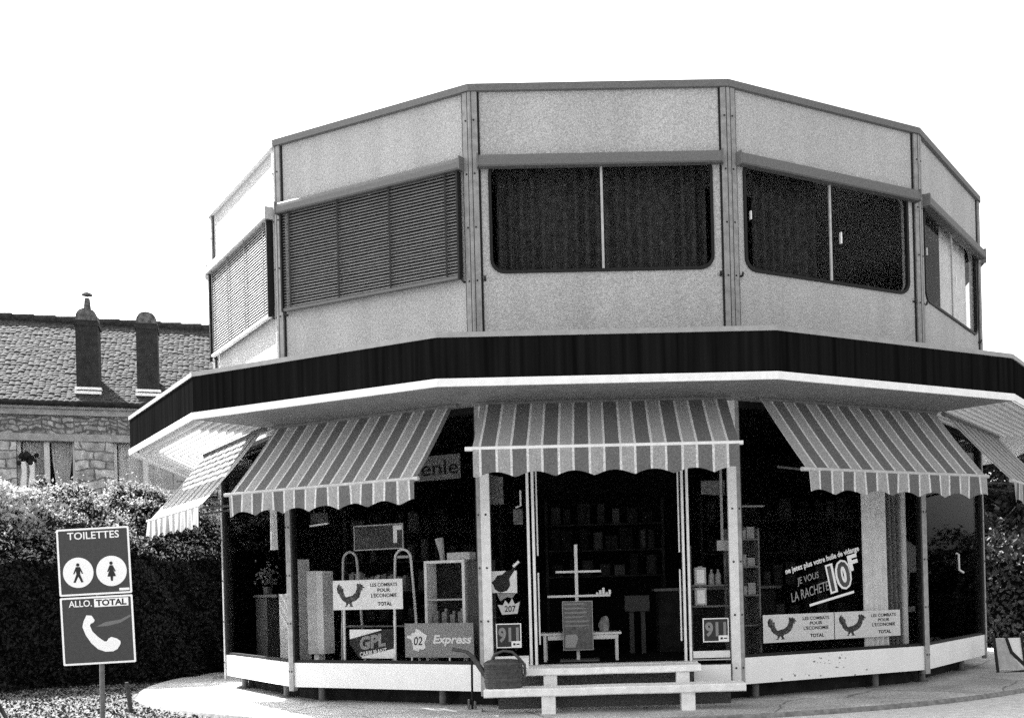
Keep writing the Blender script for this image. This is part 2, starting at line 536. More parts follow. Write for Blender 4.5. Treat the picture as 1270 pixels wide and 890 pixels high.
# gravelly verge on the left
mb = MB()
vp = [(-30, -6), (-4.2, -6), (-3.6, -.60), (-4.6, .1), (-5.4, 0.84), (-6.15, 1.75), (-6.85, 2.95), (-7.3, 4.3), (-7.5, 5.6), (-7.5, 7.5), (-30, 7.5)]
mb.raw([(x, y, .005) for x, y in vp], [tuple(range(len(vp)))])
tag(mb.build('verge', mat('verge_earth', 0.06, 1.0, scale=14, v2=0.16, bump=0.5, bscale=50), loc=(0, 0, 0)), kind='structure')

# ------------------------------------------------------------------ the shop
shop = thing('round_shop', (0, CY, 0), 'thirteen-sided two-storey filling station shop with dark fascia and striped awnings', 'shop')


def part(mb, name, mats, parent=None, **k):
    return mb.build(name, mats, parent or shop, root=shop, **k)


# base, floors, roof
mb = MB()
for i in FACES: seg(mb, i, -0.62, -0.35, 0.0, 0.252)
base = part(mb, 'base', M_BASE)
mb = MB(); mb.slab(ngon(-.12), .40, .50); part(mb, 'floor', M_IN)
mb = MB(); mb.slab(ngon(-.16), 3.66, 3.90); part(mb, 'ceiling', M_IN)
mb = MB(); mb.slab(ngon(-.02), 7.14, 7.19); part(mb, 'roof', M_ALU)
# canopy deck over the front, plus an added unseen piece that stops sun
mb = MB()
for i in FACES:
    if abs(i) < 2: seg(mb, i, 0.0, 1.135, 3.70, 3.74)
Td = face(-2)
mb.slab([(.72, .0), (half(0), .0), (half(1.13), 1.13), (.72, 1.13)], 3.70, 3.74, T=Td)  # added out of sight to keep sun spots off the next awning
part(mb, 'deck_and_sun_stop', M_POLE)
# feet under the panels
for i in (-2, -1, 0, 1, 2):
    for s in (-1.15, 0.75):
        if i == 0: continue
        f = MB(face(i))
        f.tube([(s, -.22, .06), (s, -.22, .08)], .09, 10); f.tube([(s, -.22, .08), (s, -.22, .25)], .045, 10)
        part(f, 'foot', M_POLE)

# fascia: dark board, white strips
for i in FACES:
    mb = MB(); seg(mb, i, 1.14, 1.18, 3.668, 4.085)
    fa = part(mb, 'fascia', M_FASC)
    mb = MB(); seg(mb, i, 1.172, 1.200, 3.572, 3.655)
    part(mb, 'lower_trim', M_TRIM, fa)
    mb = MB(); seg(mb, i, 1.10, 1.195, 4.088, 4.140)
    part(mb, 'upper_trim', M_TRIM_G, fa)

# slatted soffit: slats parallel to the fascia, light and shade put in their colour; closed above by the deck in front, open on the sides
for i in FACES:
    mb = MB()
    tall = abs(i) >= 2
    d = -.02
    while d < 1.13:
        seg(mb, i, d, d + (.030 if tall else .078), 3.572, 3.650 if tall else 3.592)
        d += .105 if tall else .092
    part(mb, 'soffit', M_SOFF_LIT if tall else M_SOFF_SHADE)

# upper storey ------------------------------------------------------
ZW0, ZW1 = 3.95, 7.22
WZ0, WZ1, WS = 5.125, 6.40, 1.285


def rrect(x0, x1, z0, z1, r, n=6):
    p = []
    for cx, cz, a0 in ((x1 - r, z1 - r, 0), (x0 + r, z1 - r, 90), (x0 + r, z0 + r, 180), (x1 - r, z0 + r, 270)):
        for k in range(n + 1):
            a = R(a0 + 90 * k / n); p.append((cx + r * math.cos(a), cz + r * math.sin(a)))
    return p


def ring_between(mb, outer, inner, d0, d1, T, m=0):
    """closed ring: both loops have the same count; front at d1, back at d0"""
    n = len(outer)
    vs = [T(a, d1, b) for a, b in outer] + [T(a, d1, b) for a, b in inner] + [T(a, d0, b) for a, b in outer] + [T(a, d0, b) for a, b in inner]
    fs = []
    for k in range(n):
        j = (k + 1) % n
        fs += [(k, j, n + j, n + k), (2 * n + k, 3 * n + k, 3 * n + j, 2 * n + j), (k, 2 * n + k, 2 * n + j, j), (n + k, n + j, 3 * n + j, 3 * n + k)]
    mb.raw(vs, fs, m)


def outward_rect(inner, x0, x1, z0, z1):
    """points on the rectangle matched to the inner loop"""
    out = []
    cx, cz = (x0 + x1) / 2, (z0 + z1) / 2
    ix = max(abs(p[0] - cx) for p in inner); iz = max(abs(p[1] - cz) for p in inner)
    for a, b in inner:
        u, v = (a - cx) / ix, (b - cz) / iz
        q = max(abs(u), abs(v)); u, v = u / q, v / q
        out.append((cx + u * (x1 - x0) / 2, cz + v * (z1 - z0) / 2))
    # snap the nearest points to the corners
    for ex, ez in ((x0, z0), (x0, z1), (x1, z0), (x1, z1)):
        k = min(range(len(out)), key=lambda q: (out[q][0] - ex) ** 2 + (out[q][1] - ez) ** 2)
        out[k] = (ex, ez)
    return out


for i in FACES:
    T = face(i)
    h = half(-.005)
    mb = MB()
    glazed = abs(i) <= 3
    if glazed:
        hole = rrect(-WS, WS, WZ0, WZ1, .15)
        ring_between(mb, outward_rect(hole, -h, h, ZW0, ZW1), hole, -.09, 0.0, T)
    else:
        seg(mb, i, -.09, 0.0, ZW0, ZW1)
    wall = part(mb, 'wall_panel', M_WALL)
    mb = MB(); seg(mb, i, -.03, .055, 7.215, 7.295); part(mb, 'coping', M_HOOD if i > -2 else M_TRIM)  # white on the left faces paints in the glare of the sun
    if not glazed:
        continue
    # window
    mb = MB()
    o2 = rrect(-WS - .022, WS + .022, WZ0 - .022, WZ1 + .022, .165); i2 = rrect(-WS + .012, WS - .012, WZ0 + .012, WZ1 - .012, .14)
    ring_between(mb, o2, i2, -.03, .022, T)
    win = part(mb, 'window', M_DARK)
    mb = MB(T); mb.prism(rrect(-WS + .008, WS - .008, WZ0 + .008, WZ1 - .008, .143), -.020, -.012); part(mb, 'pane', M_GLASS, win)
    mb = MB(T); mb.box(-.006, .022, -.010, .012, WZ0 + .013, WZ1 - .013); part(mb, 'mullion', M_ALU, win)
    if i in (1, 2):
        mb = MB(T); mb.box(.16, .18, -.011, .02, 5.62, 5.76); mb.box(-1.215, -1.2, -.011, .02, 5.72, 5.82); part(mb, 'latch', M_TRIM, win)
    # rounded shutter hood
    mb = MB(T)
    prof = [(0, 6.425), (.085, 6.41), (.112, 6.398), (.128, 6.375), (.135, 6.34), (.135, 6.275), (.118, 6.262), (.0, 6.275)]
    x0, x1 = (-1.42, 1.42)
    n = len(prof)
    vs = [T(x0, d, z + .045) for d, z in prof] + [T(x1, d, z + .045) for d, z in prof]
    mb.raw(vs, [tuple(range(n)), tuple(range(2 * n - 1, n - 1, -1))] + [(k, (k + 1) % n, n + (k + 1) % n, n + k) for k in range(n)])
    mb.box(x0 - .005, x0 + .012, -.0, .140, 6.30, 6.455); mb.box(x1 - .012, x1 + .005, .0, .140, 6.30, 6.455)
    hood = part(mb, 'shutter_hood', M_HOOD if i > -2 else M_ALU)
    # small catches beside the windows
    mb = MB(T)
    for s in (-1.37, 1.37):
        mb.tube([(s, 0, 5.03), (s, .04, 5.03), (s, .05, 5.07)], .014, 6)
    part(mb, 'shutter_catch', M_BOLT)
    if i in (-1, -2, -3):            # lowered slatted blinds
        mb = MB(T)
        nsl = 33
        zb, zt = 5.10, 6.31
        for k in range(nsl):
            z = zb + (zt - zb) * (k + .5) / nsl
            a = R(50 if i == -1 else 60); w = .0205
            jit = random.uniform(-.002, .002)
            dx, dz = w * math.cos(a), w * math.sin(a)
            vs = []
            for s in (-1.345, 1.345):
                for (q, e) in ((-1, 0), (0, .004), (1, 0)):
                    vs.append(T(s, .072 + q * dx, z - q * dz + e + jit))
            mb.raw(vs, [(0, 1, 4, 3), (1, 2, 5, 4)], smooth=True)
        blind = part(mb, 'blind', M_SLAT_SHADE if i == -1 else M_SLAT_LIT, recalc=False)
        mb = MB(T); mb.box(-1.35, 1.35, .045, .10, 5.055, 5.09)
        part(mb, 'bottom_rail', M_TRIM if i < -1 else M_HOOD, blind)
        for s in (-1.22, -.43, .37, 1.19):
            mb = MB(T); mb.box(s - .012, s + .012, .098, .102, 5.09, 6.31); part(mb, 'tape', M_DARK, blind)
        for s in (-1.36, 1.36):
            mb = MB(T); mb.box(s - .012, s + .012, .03, .11, 5.05, 6.30); part(mb, 'guide_rail', M_DARK, blind)
        mb = MB(T); mb.box(-1.28, 1.28, .012, .022, 5.15, 6.30); part(mb, 'backing', M_DARK, blind)

# corner posts of the upper storey with screws
for k in range(13):
    mb = MB()
    Ta, Tb = face(k - 7), face(k - 6)
    e = .003
    w = .085
    for T, sg in ((Ta, 1), (Tb, -1)):
        # one bar on each side of the corner, a dark seam between bar and panel
        a0, a1 = half(e), half(.035)
        q0 = a0 - w
        P = [T(sg * q0, e, 4.19), T(sg * a0, e, 4.19), T(sg * a1, .035, 4.19), T(sg * q0, .035, 4.19)]
        Q = [p + Vector((0, 0, 3.02)) for p in P]
        mb.hexa(P + Q, 0)
        mb.box(min(sg * (q0 + .001), sg * (q0 - .024)), max(sg * (q0 + .001), sg * (q0 - .024)), .001, .012, 4.19, 7.21, 1, T=T)
        mb.box(min(sg * (a1 - .030), sg * (a1 - .022)), max(sg * (a1 - .030), sg * (a1 - .022)), .034, .0365, 4.19, 7.21, 1, T=T)
        z = 4.4
        while z < 7.2:
            mb.disc((sg * (q0 + w * .5), z), .011, .035, .041, 8, 1, T); z += .62
    part(mb, 'corner_post', [mat('grey_post_paint', .24, .6, var=.2, scale=14), M_DARK])

# interior of the upper storey: dark rooms behind each window
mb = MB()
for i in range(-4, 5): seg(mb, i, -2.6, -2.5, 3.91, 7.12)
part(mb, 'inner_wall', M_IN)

# ground storey -----------------------------------------------------
for i in FACES:
    T = face(i)
    hw = half(GW)
    if abs(i) > 2:
        mb = MB(); seg(mb, i, -.13, GW, .25, 3.58); rp_ = part(mb, 'rear_panel', M_WALL)
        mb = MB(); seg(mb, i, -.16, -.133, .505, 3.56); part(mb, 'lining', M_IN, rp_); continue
    if i != 0:
        mb = MB(); seg(mb, i, -.09, GW + .012, .252, .563); part(mb, 'plinth_panel', M_WHITE)
        if i == 1:
            pass
        mb = MB(T)
        a = hw - .06
        ring_between(mb, [(-a, .566), (a, .566), (a, 3.58), (-a, 3.58)], [(-a + .012, .60), (a - .012, .60), (a - .012, 3.50), (-a + .012, 3.50)], -.115, GW - .002, T)
        fr = part(mb, 'shop_window', M_DARK)
        mb = MB(T); mb.box(-a + .008, a - .008, -.085, -.075, .595, 3.505); part(mb, 'pane', M_GLASS, fr)

# white scuff marks on the plinth of face 1: repaired patch
T = face(1)
mb = MB(T)
for k in range(26):
    s = random.uniform(-.42, .12) if k < 18 else random.uniform(-.9, .5)
    z = random.gauss(.43, .05) if k < 18 else random.gauss(.30, .02)
    r = random.uniform(.006, .022)
    p = [(s + r * random.uniform(.5, 1.2) * math.cos(q), z + r * random.uniform(.4, 1) * math.sin(q)) for q in [x * math.pi / 3 for x in range(6)]]
    mb.prism(p, GW + .010, GW + .0145)
part(mb, 'scuff', M_POST_G)

for k in range(13):
    Ta, Tb = face(k - 7), face(k - 6)
    mb = MB()
    front = (k - 7 == 0) or (k - 6 == 0)
    for T, sg, i in ((Ta, 1, k - 7), (Tb, -1, k - 6)):
        d0, d1 = GW - .04, GW + .035
        a0, a1 = half(d0), half(d1)
        w = .105 if i == 0 else .055
        ztop = 3.585
        zb = .20
        P = [T(sg * (a1 - w), d0, zb), T(sg * a0, d0, zb), T(sg * a1, d1, zb), T(sg * (a1 - w), d1, zb)]
        mb.hexa(P + [p + Vector((0, 0, ztop - zb)) for p in P], 2 if i == 0 else 0)
        z = .45
        while z < 3.5:
            mb.disc((sg * (a1 - w * .55), z), .013, d1, d1 + .006, 8, 1, T); z += .62
        if i != 0:
            mb.box(min(sg * (a1 - w - .002), sg * (a1 - w - .02)), max(sg * (a1 - w - .002), sg * (a1 - w - .02)), d0, d1 - .01, .57, 3.5, 1, T=T)
    part(mb, 'ground_post', [mat('dull_post_paint', .30, .6, var=.2, scale=12), M_BOLT, M_ALUW])

# entrance on face 0
T0 = face(0)
mb = MB(T0)
mb.box(-1.39, 1.39, -.13, -.03, 3.30, 3.58)
ent = part(mb, 'door_frame', M_DARK)
for s0, s1 in ((-.965, -.935), (-.905, -.875), (.845, .872), (.902, .930)):
    mb = MB(T0); mb.box(s0, s1, -.12, -.04, .545, 3.30); part(mb, 'jamb', M_ALUW, ent)
for s in (-.848, .815):
    mb = MB(T0)
    mb.tube([(s, -.10, .78), (s, -.10, 1.62)], .011, 6); mb.tube([(s, -.10, 1.82), (s, -.10, 2.85)], .011, 6)
    part(mb, 'handle', M_ALUW, ent)
mb = MB(T0); mb.box(-1.0, .985, -.16, .03, .505, .542); part(mb, 'threshold', M_ALUW, ent)
mb = MB(T0); mb.box(-1.39, 1.39, -.115, .0, .25, .500); mb.box(.94, 1.37, -.005, .012, .27, .496, 1)
part(mb, 'riser', [mat('scuffed_riser', .10, .95, var=.6, scale=45), M_WHITE], ent)
for s0, s1 in ((-1.385, -.968), (.934, 1.385)):
    mb = MB(T0); mb.box(s0, s1, -.085, -.078, .66, 3.30); part(mb, 'side_light', M_GLASS, ent)
    mb = MB(T0); mb.box(s0, s1, -.12, -.045, .546, .560, 1); mb.box(s0 + .01, s1 - .01, -.10, -.05, .575, .655, 0); part(mb, 'bottom_rail', [M_ALUW, M_ALU], ent)

# dark lining of the shop: a partition across the back of the sales room
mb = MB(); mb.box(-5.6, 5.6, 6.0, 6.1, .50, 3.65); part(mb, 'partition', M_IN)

# awnings -----------------------------------------------------------
def awning(i, sc, hw, dB, zB, zT, phase=0.0, drop=.265, bar_mat=None, sag=.022, tuck=.0, dT=.25):
    T = face(i)
    mb = MB()
    L = math.hypot(dB - dT, zT - zB)
    w1, w2 = random.uniform(0, 6), random.uniform(0, 6)

    def P(u, v):
        s = sc + (2 * u - 1) * (hw - tuck * (1 - v))
        g = -sag * math.sin(math.pi * v) * (0.8 + .2 * math.sin(5 * u + w1)) + .004 * math.sin(31 * u + w2 + 3 * v) * math.sin(math.pi * v) + .003 * math.sin(60 * u * (1 - .3 * v) + w1) * v
        return T(s, dT + (dB - dT) * v, zT + (zB - zT) * v + g)
    mb.grid(P, 72, 12, uvfn=lambda u, v: (u * 2 * hw + phase, v * L))
    aw = part(mb, 'awning', M_AWN)
    # scalloped valance
    mb = MB()
    sper = .42

    def Q(u, v):
        s = sc + (2 * u - 1) * (hw - .01)
        sca = .058 * (1 - abs(math.sin(math.pi * (s + hw) / sper)))
        return T(s, dB + .020 + (.010 * math.sin(s * 7 + w1) + .012 * math.sin(s * 17 + w2)) * v + .006 * v, zB - .012 - v * (drop - .058 + sca))
    mb.grid(Q, 84, 4, uvfn=lambda u, v: (u * 2 * hw + phase, v * drop))
    part(mb, 'valance', M_AWN, aw)
    mb = MB(T)
    mb.tube([(sc - hw - .075, dB, zB), (sc + hw + .035, dB, zB)], .024, 10); part(mb, 'front_bar', bar_mat or M_ALU, aw)
    for s in (sc - hw + .42, sc + hw - .42):
        mb = MB(T)
        mb.tube([(s, -.0, zB + .16), (s + (.12 if s < sc else -.12), dB * .5, zB + .06), (s, dB - .02, zB)], .016, 6)
        part(mb, 'arm', M_POLE, aw)
    mb = MB(T); mb.tube([(sc - hw - .03, dT, zT + .005), (sc + hw + .03, dT, zT + .005)], .03, 10); part(mb, 'roller', M_POLE, aw)
    return aw


awning(0, -.035, 1.42, 1.10, 2.925, 3.553, phase=.09, drop=.30, bar_mat=M_ALUW, tuck=.02)
awning(-1, -.02, 1.38, 1.02, 2.655, 3.553, phase=.12, tuck=.03)
awning(1, .06, 1.38, 1.05, 2.655, 3.553, phase=.02, tuck=.0)
awning(-2, .14, 1.40, 1.06, 2.56, 3.553, phase=.05)
awning(2, -.05, 1.40, 1.07, 2.63, 3.553, phase=.05)

# small writing left on the glass of the left window, half behind the awning
Tm = face(-1)
mb = MB(Tm); mb.box(.30, 1.0, -.35, -.345, 2.80, 3.10)
pn = mb.build('hanging_sign', mat('smoky_panel', .16, .8), None)
tag(pn, 'smoky panel lettered enle hanging inside the shop window left of the entrance', 'sign')
mb = MB(); put_text(mb, 'enle', .42, .97, 2.86, 3.04, -.343, Tm, bold=.01)
x = mb.build('lettering', M_TEXTB, pn, root=pn, recalc=False)

# ------------------------------------------------------------------ curtains upstairs
def curtain(i, s0, s1, z0, z1, d, m, label, amp=.045, per=.13):
    T = face(i); mb = MB()
    n = max(12, int((s1 - s0) / per * 8))
    jit = [random.uniform(.6, 1.3) for _ in range(60)]

    def P(u, v):
        s = s0 + (s1 - s0) * u
        k = int((s - s0) / per)
        return T(s, d + amp * jit[k % 60] * math.sin(2 * math.pi * (s - s0) / per) * (.6 + .4 * v), z1 + (z0 - z1) * v)
    mb.grid(P, n, 4)
    o = mb.build('curtain', m, None)
    return tag(o, label, 'curtain', 'curtains behind the upper windows' if z0 > 4 else 'curtains on the sales floor')


curtain(0, -1.24, .0, 5.0, 6.5, -.22, M_CURT, 'dark pleated curtain filling left half of the upper window above the door')
curtain(0, .03, 1.24, 5.0, 6.5, -.22, M_CURT, 'dark pleated curtain filling right half of the upper window above the door')
curtain(1, -1.0, .02, 5.0, 6.5, -.25, M_CURT, 'dark curtain in left half of the upper window right of the middle one')
curtain(2, -.10, 1.22, 5.0, 6.5, -.14, mat('pale_curtain_cloth', .85, .9, var=.1, scale=9), 'pale curtain in the rightmost visible upper window', amp=.02, per=.3)
curtain(1, .57, .96, .52, 3.3, -.20, mat('white_net_curtain', .90, .9, var=.08, scale=9), 'white pleated curtain inside the window right of the entrance', per=.09)
curtain(1, .97, 1.24, .52, 3.2, -.24, mat('grey_curtain_cloth', .16, .9, var=.2, scale=12), 'dark narrow curtain beside the white one inside the right window', per=.08)
curtain(-2, -.29, -.13, 2.1, 3.3, -.40, mat('white_net_curtain', .8), 'thin white curtain hanging inside the leftmost shop window', per=.1)

Tq = face(1)
mb = MB(Tq); mb.tube([(1.37, -.30, .5), (1.37, -.30, 3.6)], .045, 10)
tag(mb.build('inner_column', M_TRIM), 'white round column between the grey curtain and the right corner post', 'column')

# ------------------------------------------------------------------ entrance steps
st = thing('door_step', (0, -.5, .06), 'two white plank steps on blocks in front of the shop entrance', 'steps')


def spart(mb, name, m, parent=None): return mb.build(name, m, parent or st, root=st)


def plank(s0, s1, d0, d1, z0, z1, T=T0):
    mb = MB(T)
    n = 14
    b = .012

    def sec(s, w):
        return [T(s, d0, z0 + w), T(s, d1 - b, z0 + w), T(s, d1, z0 + b + w), T(s, d1, z1 - b + w), T(s, d1 - b, z1 + w), T(s, d0, z1 + w)]
    vs = []; fs = []
    for k in range(n + 1):
        s = s0 + (s1 - s0) * k / n
        vs += sec(s, .0018 * math.sin(k * 1.1) + random.uniform(-.0008, .0008))
    for k in range(n):
        for j in range(6):
            fs.append((k * 6 + j, k * 6 + (j + 1) % 6, (k + 1) * 6 + (j + 1) % 6, (k + 1) * 6 + j))
    fs += [tuple(range(6)), tuple(range(n * 6 + 5, n * 6 - 1, -1))]
    mb.raw(vs, fs)
    return mb


spart(plank(-1.02, .985, .06, .40, .452, .532), 'tread', M_WOOD)
spart(plank(-1.43, 1.43, .44, .80, .258, .345), 'tread', M_WOOD)
for s in (-.72, .78):
    mb = MB(T0); mb.box(s - .075, s + .075, .20, .36, .062, .45); spart(mb, 'support', M_WOOD)
for s in (-.73, .80):
    mb = MB(T0); mb.box(s - .075, s + .075, .52, .76, .062, .256); spart(mb, 'support', M_WOOD)
mb = MB(T0); mb.box(-1.30, 1.30, .46, .50, .10, .255); spart(mb, 'riser_board', mat('mesh_riser', .06, .9, var=.7, scale=60))

# watering can on the lower step
can = thing('watering_can', T0(-1.23, .60, .345), 'dark zinc watering can with curved spout on the left end of the lower step', 'watering can')
mb = MB()
c = T0(-1.225, .60, 0)
vs, fs = [], []
NN = 24
prof = [(.200, .347), (.205, .36), (.212, .45), (.213, .60), (.222, .61), (.222, .625), (.205, .635), (.17, .655), (.10, .665)]
for r, z in prof:
    for k in range(NN):
        a = 2 * math.pi * k / NN
        cx = math.copysign(abs(math.cos(a)) ** .75, math.cos(a)); cyy = math.copysign(abs(math.sin(a)) ** .75, math.sin(a))
        vs.append((c.x + r * cx, c.y + r * .62 * cyy, z))
for j in range(len(prof) - 1):
    for k in range(NN): fs.append((j * NN + k, j * NN + (k + 1) % NN, (j + 1) * NN + (k + 1) % NN, (j + 1) * NN + k))
fs += [tuple(range(NN)), tuple(range(len(prof) * NN - 1, (len(prof) - 1) * NN - 1, -1))]
mb.raw(vs, fs, smooth=True)
for z in (.42, .47, .52, .57):
    mb.tube([(c.x + .214 * math.copysign(abs(math.cos(a)) ** .75, math.cos(a)), c.y + .214 * .62 * math.copysign(abs(math.sin(a)) ** .75, math.sin(a)), z)
             for a in [2 * math.pi * k / NN for k in range(NN + 1)]], .006, 5, cap=False)
mb.build('body', M_CAN, can, root=can)
mb = MB(T0); mb.tube([(-1.40, .60, .46), (-1.47, .60, .56), (-1.56, .62, .70), (-1.62, .63, .755), (-1.69, .63, .775), (-1.78, .63, .79)], [.035, .03, .024, .02, .019, .022], 10)
mb.build('spout', M_CAN, can, root=can)
mb = MB(T0); mb.tube([(-1.36, .6, .64), (-1.32, .6, .72), (-1.22, .6, .755), (-1.12, .6, .74), (-1.05, .6, .67), (-.99, .6, .60), (-.985, .6, .50), (-1.02, .6, .42)], .016, 8)
mb.build('handle', M_CAN, can, root=can)
# small box and jar behind the can
mb = MB(T0); mb.box(-1.05, -.975, .08, .15, .533, .64)
tag(mb.build('small_carton', M_PAPER), 'small white carton standing behind the watering can on the upper step', 'carton')
mb = MB(T0); mb.box(-1.31, -1.09, .30, .36, .345, .675)
mb.box(-1.29, -1.11, .361, .364, .62, .66)
tag(mb.build('oil_drum_box', [M_PAPER]), 'white box hidden behind the watering can, only its top showing', 'box')
# thin stand beside the steps
sd_ = thing('boot_scraper', T0(-1.615, .30, .062), 'thin dark upright scraper on a flat foot left of the steps', 'stand')
mb = MB(T0); mb.tube([(-1.612, .30, .09), (-1.605, .30, .70)], .013, 8); mb.build('upright', M_BASE, sd_, root=sd_)
mb = MB(T0); mb.box(-1.78, -1.50, .22, .38, .062, .088); mb.build('foot_plate', M_ALU, sd_, root=sd_)
mb = MB(T0); mb.box(-1.66, -1.64, .26, .34, .088, .20); mb.box(-1.59, -1.57, .26, .34, .088, .18); mb.build('bracket', M_POLE, sd_, root=sd_)

# ------------------------------------------------------------------ toilet and telephone sign
SX, SY = -5.625, -.70
tl = R(-1.8)
St = Vector((math.cos(tl), 0, -math.sin(tl))); Su = Vector((math.sin(tl), 0, math.cos(tl)))
SO = Vector((-5.625, SY, 1.478))


def TS(x, y, z):           # sign frame: origin at the joint of both plates; y outwards to the viewer
    return SO + St * x + Su * z + Vector((0, -y, 0))


sg = thing('toilet_sign', (-5.60, SY, 0), 'grey roadside sign with TOILETTES figures above a white telephone handset', 'sign')


def gpart(mb, name, m, parent=None, **k): return mb.build(name, m, parent or sg, root=sg, **k)


mb = MB(); mb.tube([SO + Su * .72 + Vector((.02, .035, 0)), SO - Su * .72 + Vector((.005, .035, 0)), Vector((-5.605, SY + .035, 0))], .026, 10)
gpart(mb, 'pole', M_POLE)


def plate(z0, z1):
    mb = MB(TS); hw = .393
    mb.prism(rrect(-hw, hw, z0, z1, .015, 3), -.004, .0); p = gpart(mb, 'sign_plate', M_SIGN)
    mb = MB(); ring_between(mb, rrect(-hw, hw, z0, z1, .015, 3), rrect(-hw + .020, hw - .020, z0 + .020, z1 - .020, .01, 3), .0005, .0045, TS)
    gpart(mb, 'border', M_TEXTW, p)
    return p


up = plate(.012, .742)
lo = plate(-.742, -.004)
mb = MB(); put_text(mb, 'TOILETTES', -.275, .285, .622, .702, .004, TS, bold=.012); gpart(mb, 'lettering', M_TEXTW, up, recalc=False)
for cx, fig in ((-.178, 'man'), (.182, 'woman')):
    cz = .262
    mb = MB(TS); mb.disc((cx, cz), .165, .001, .004, 36); dsk = gpart(mb, 'white_disc', M_TEXTW, up)
    mb = MB(TS)
    mb.disc((cx, cz + .085), .018, .0045, .007, 14)
    if fig == 'man':
        pol = [(-.022, .062), (.022, .062), (.052, -.010), (.042, -.016), (.024, .022), (.020, -.02), (.052, -.105), (.030, -.108), (0, -.04), (-.034, -.108), (-.056, -.103), (-.020, -.02), (-.024, .022), (-.044, -.016), (-.054, -.010)]
    else:
        pol = [(-.016, .062), (.016, .062), (.046, -.004), (.036, -.010), (.016, .026), (.046, -.060), (.014, -.060), (.010, -.108), (-.010, -.108), (-.014, -.060), (-.046, -.060), (-.016, .026), (-.036, -.010), (-.046, -.004)]
    mb.prism([(cx + a, cz + b) for a, b in pol], .0045, .007)
    gpart(mb, 'pictogram', M_TEXTB, dsk)
mb = MB(TS); mb.box(.255, .365, .045, .07, .001, .0035) if False else mb.prism([(.255, .045), (.365, .045), (.365, .072), (.255, .072)], .001, .0035)
gpart(mb, 'maker_plate', M_TEXTW, up)
mb = MB(); put_text(mb, 'ALLO.', -.30, -.05, -.112, -.040, .004, TS, bold=.012); gpart(mb, 'lettering', M_TEXTW, lo, recalc=False)
mb = MB(TS); mb.prism([(-.025, -.122), (.345, -.122), (.345, -.032), (-.025, -.032)], .001, .004); wp = gpart(mb, 'word_panel', M_TEXTW, lo)
mb = MB(); put_text(mb, 'TOTAL', -.005, .325, -.112, -.042, .0055, TS, bold=.035); gpart(mb, 'lettering', M_TEXTB, wp, recalc=False)
# handset
M_LIT_LEAF = leafmat('lit_top_leaf', .12, .50, .4)  # leaves coloured bright for sun on the hedge top
hs = [(-.150, -.270), (-.115, -.205), (-.060, -.212), (-.030, -.262), (-.040, -.285), (-.075, -.300), (-.085, -.320), (-.060, -.385), (.000, -.450), (.065, -.500), (.090, -.500),
      (.110, -.470), (.140, -.455), (.200, -.475), (.236, -.505), (.236, -.535), (.200, -.590), (.150, -.612), (.070, -.612), (-.010, -.580), (-.080, -.510), (-.135, -.420), (-.165, -.330)]
mb = MB(TS); mb.prism([(a, b) for a, b in hs], .001, .005); gpart(mb, 'handset', M_TEXTW, lo)
# faint weather smears are bare streaks on the lower plate
mb = MB(TS); mb.prism([(-.02, -.335), (.08, -.29), (.25, -.27), (.36, -.22), (.36, -.245), (.25, -.305), (.10, -.335)], .0008, .002); gpart(mb, 'streak', mat('worn_enamel', .14, .8), lo)

# ------------------------------------------------------------------ posters, stickers and stock behind the glass
def rooster(mb, x, z, w, h, T, d, m=1):
    """proud cockerel silhouette looking right"""
    tail = [(.02, .62), (.00, .82), (.05, .95), (.11, .97), (.09, .88), (.15, .90), (.16, .80), (.22, .78), (.22, .62), (.26, .48), (.30, .40)]
    body = [(.30, .40), (.40, .44), (.52, .48), (.62, .60), (.66, .74), (.68, .84)]
    head = [(.66, .92), (.70, .99), (.74, .93), (.78, .99), (.81, .92), (.86, .93), (.86, .86), (.94, .80), (.85, .78), (.86, .68), (.81, .70), (.79, .58), (.74, .40), (.62, .26), (.50, .20)]
    legs = [(.48, .14), (.52, .02), (.56, .0), (.40, .0), (.44, .04), (.40, .16), (.36, .10), (.32, .0), (.24, .0), (.30, .05), (.30, .18), (.20, .26), (.12, .40), (.09, .52)]
    mb.prism([(x + a * w, z + b * h) for a, b in tail + body + head + legs], d, d + .002, m, T)


def poster_rooster(i, s0, z0, w, h, d, label):
    T = face(i)
    o = thing('poster', T(s0 + w / 2, d, z0), label, 'poster', 'cockerel posters in the shop windows')
    mb = MB(T); mb.box(s0, s0 + w, d - .006, d, z0, z0 + h); mb.build('sheet', M_PAPER, o, root=o)
    mb = MB(); rooster(mb, s0 + .06 * w, z0 + .10 * h, .44 * w, .80 * h, T, d + .001, 0); mb.build('cockerel', mat('cockerel_print', .06, .7, var=.8, scale=25), o, root=o)
    mb = MB()
    x0, x1 = s0 + .55 * w, s0 + .93 * w
    put_text(mb, 'LES COMBATS', x0, x1, z0 + .76 * h, z0 + .88 * h, d + .002, T, bold=.02)
    put_text(mb, 'POUR', x0 + .10 * w, x1 - .10 * w, z0 + .58 * h, z0 + .70 * h, d + .002, T, bold=.02)
    put_text(mb, "L'ECONOMIE", x0 + .01 * w, x1 - .01 * w, z0 + .40 * h, z0 + .53 * h, d + .002, T, bold=.02)
    put_text(mb, 'TOTAL', x0 + .10 * w, x1 - .08 * w, z0 + .12 * h, z0 + .25 * h, d + .002, T, bold=.035)
    mb.build('lettering', M_TEXTB, o, root=o, recalc=False)
    return o


poster_rooster(-1, -.850, 1.232, 1.10, .372, -.13, 'white cockerel poster on thin legs in the window left of the entrance')
poster_rooster(1, -1.10, .715, 1.09, .335, -.10, 'left one of two white cockerel posters low in the right window')
poster_rooster(1, .005, .715, 1.09, .335, -.10, 'right one of two white cockerel posters, overlapping the white curtain')

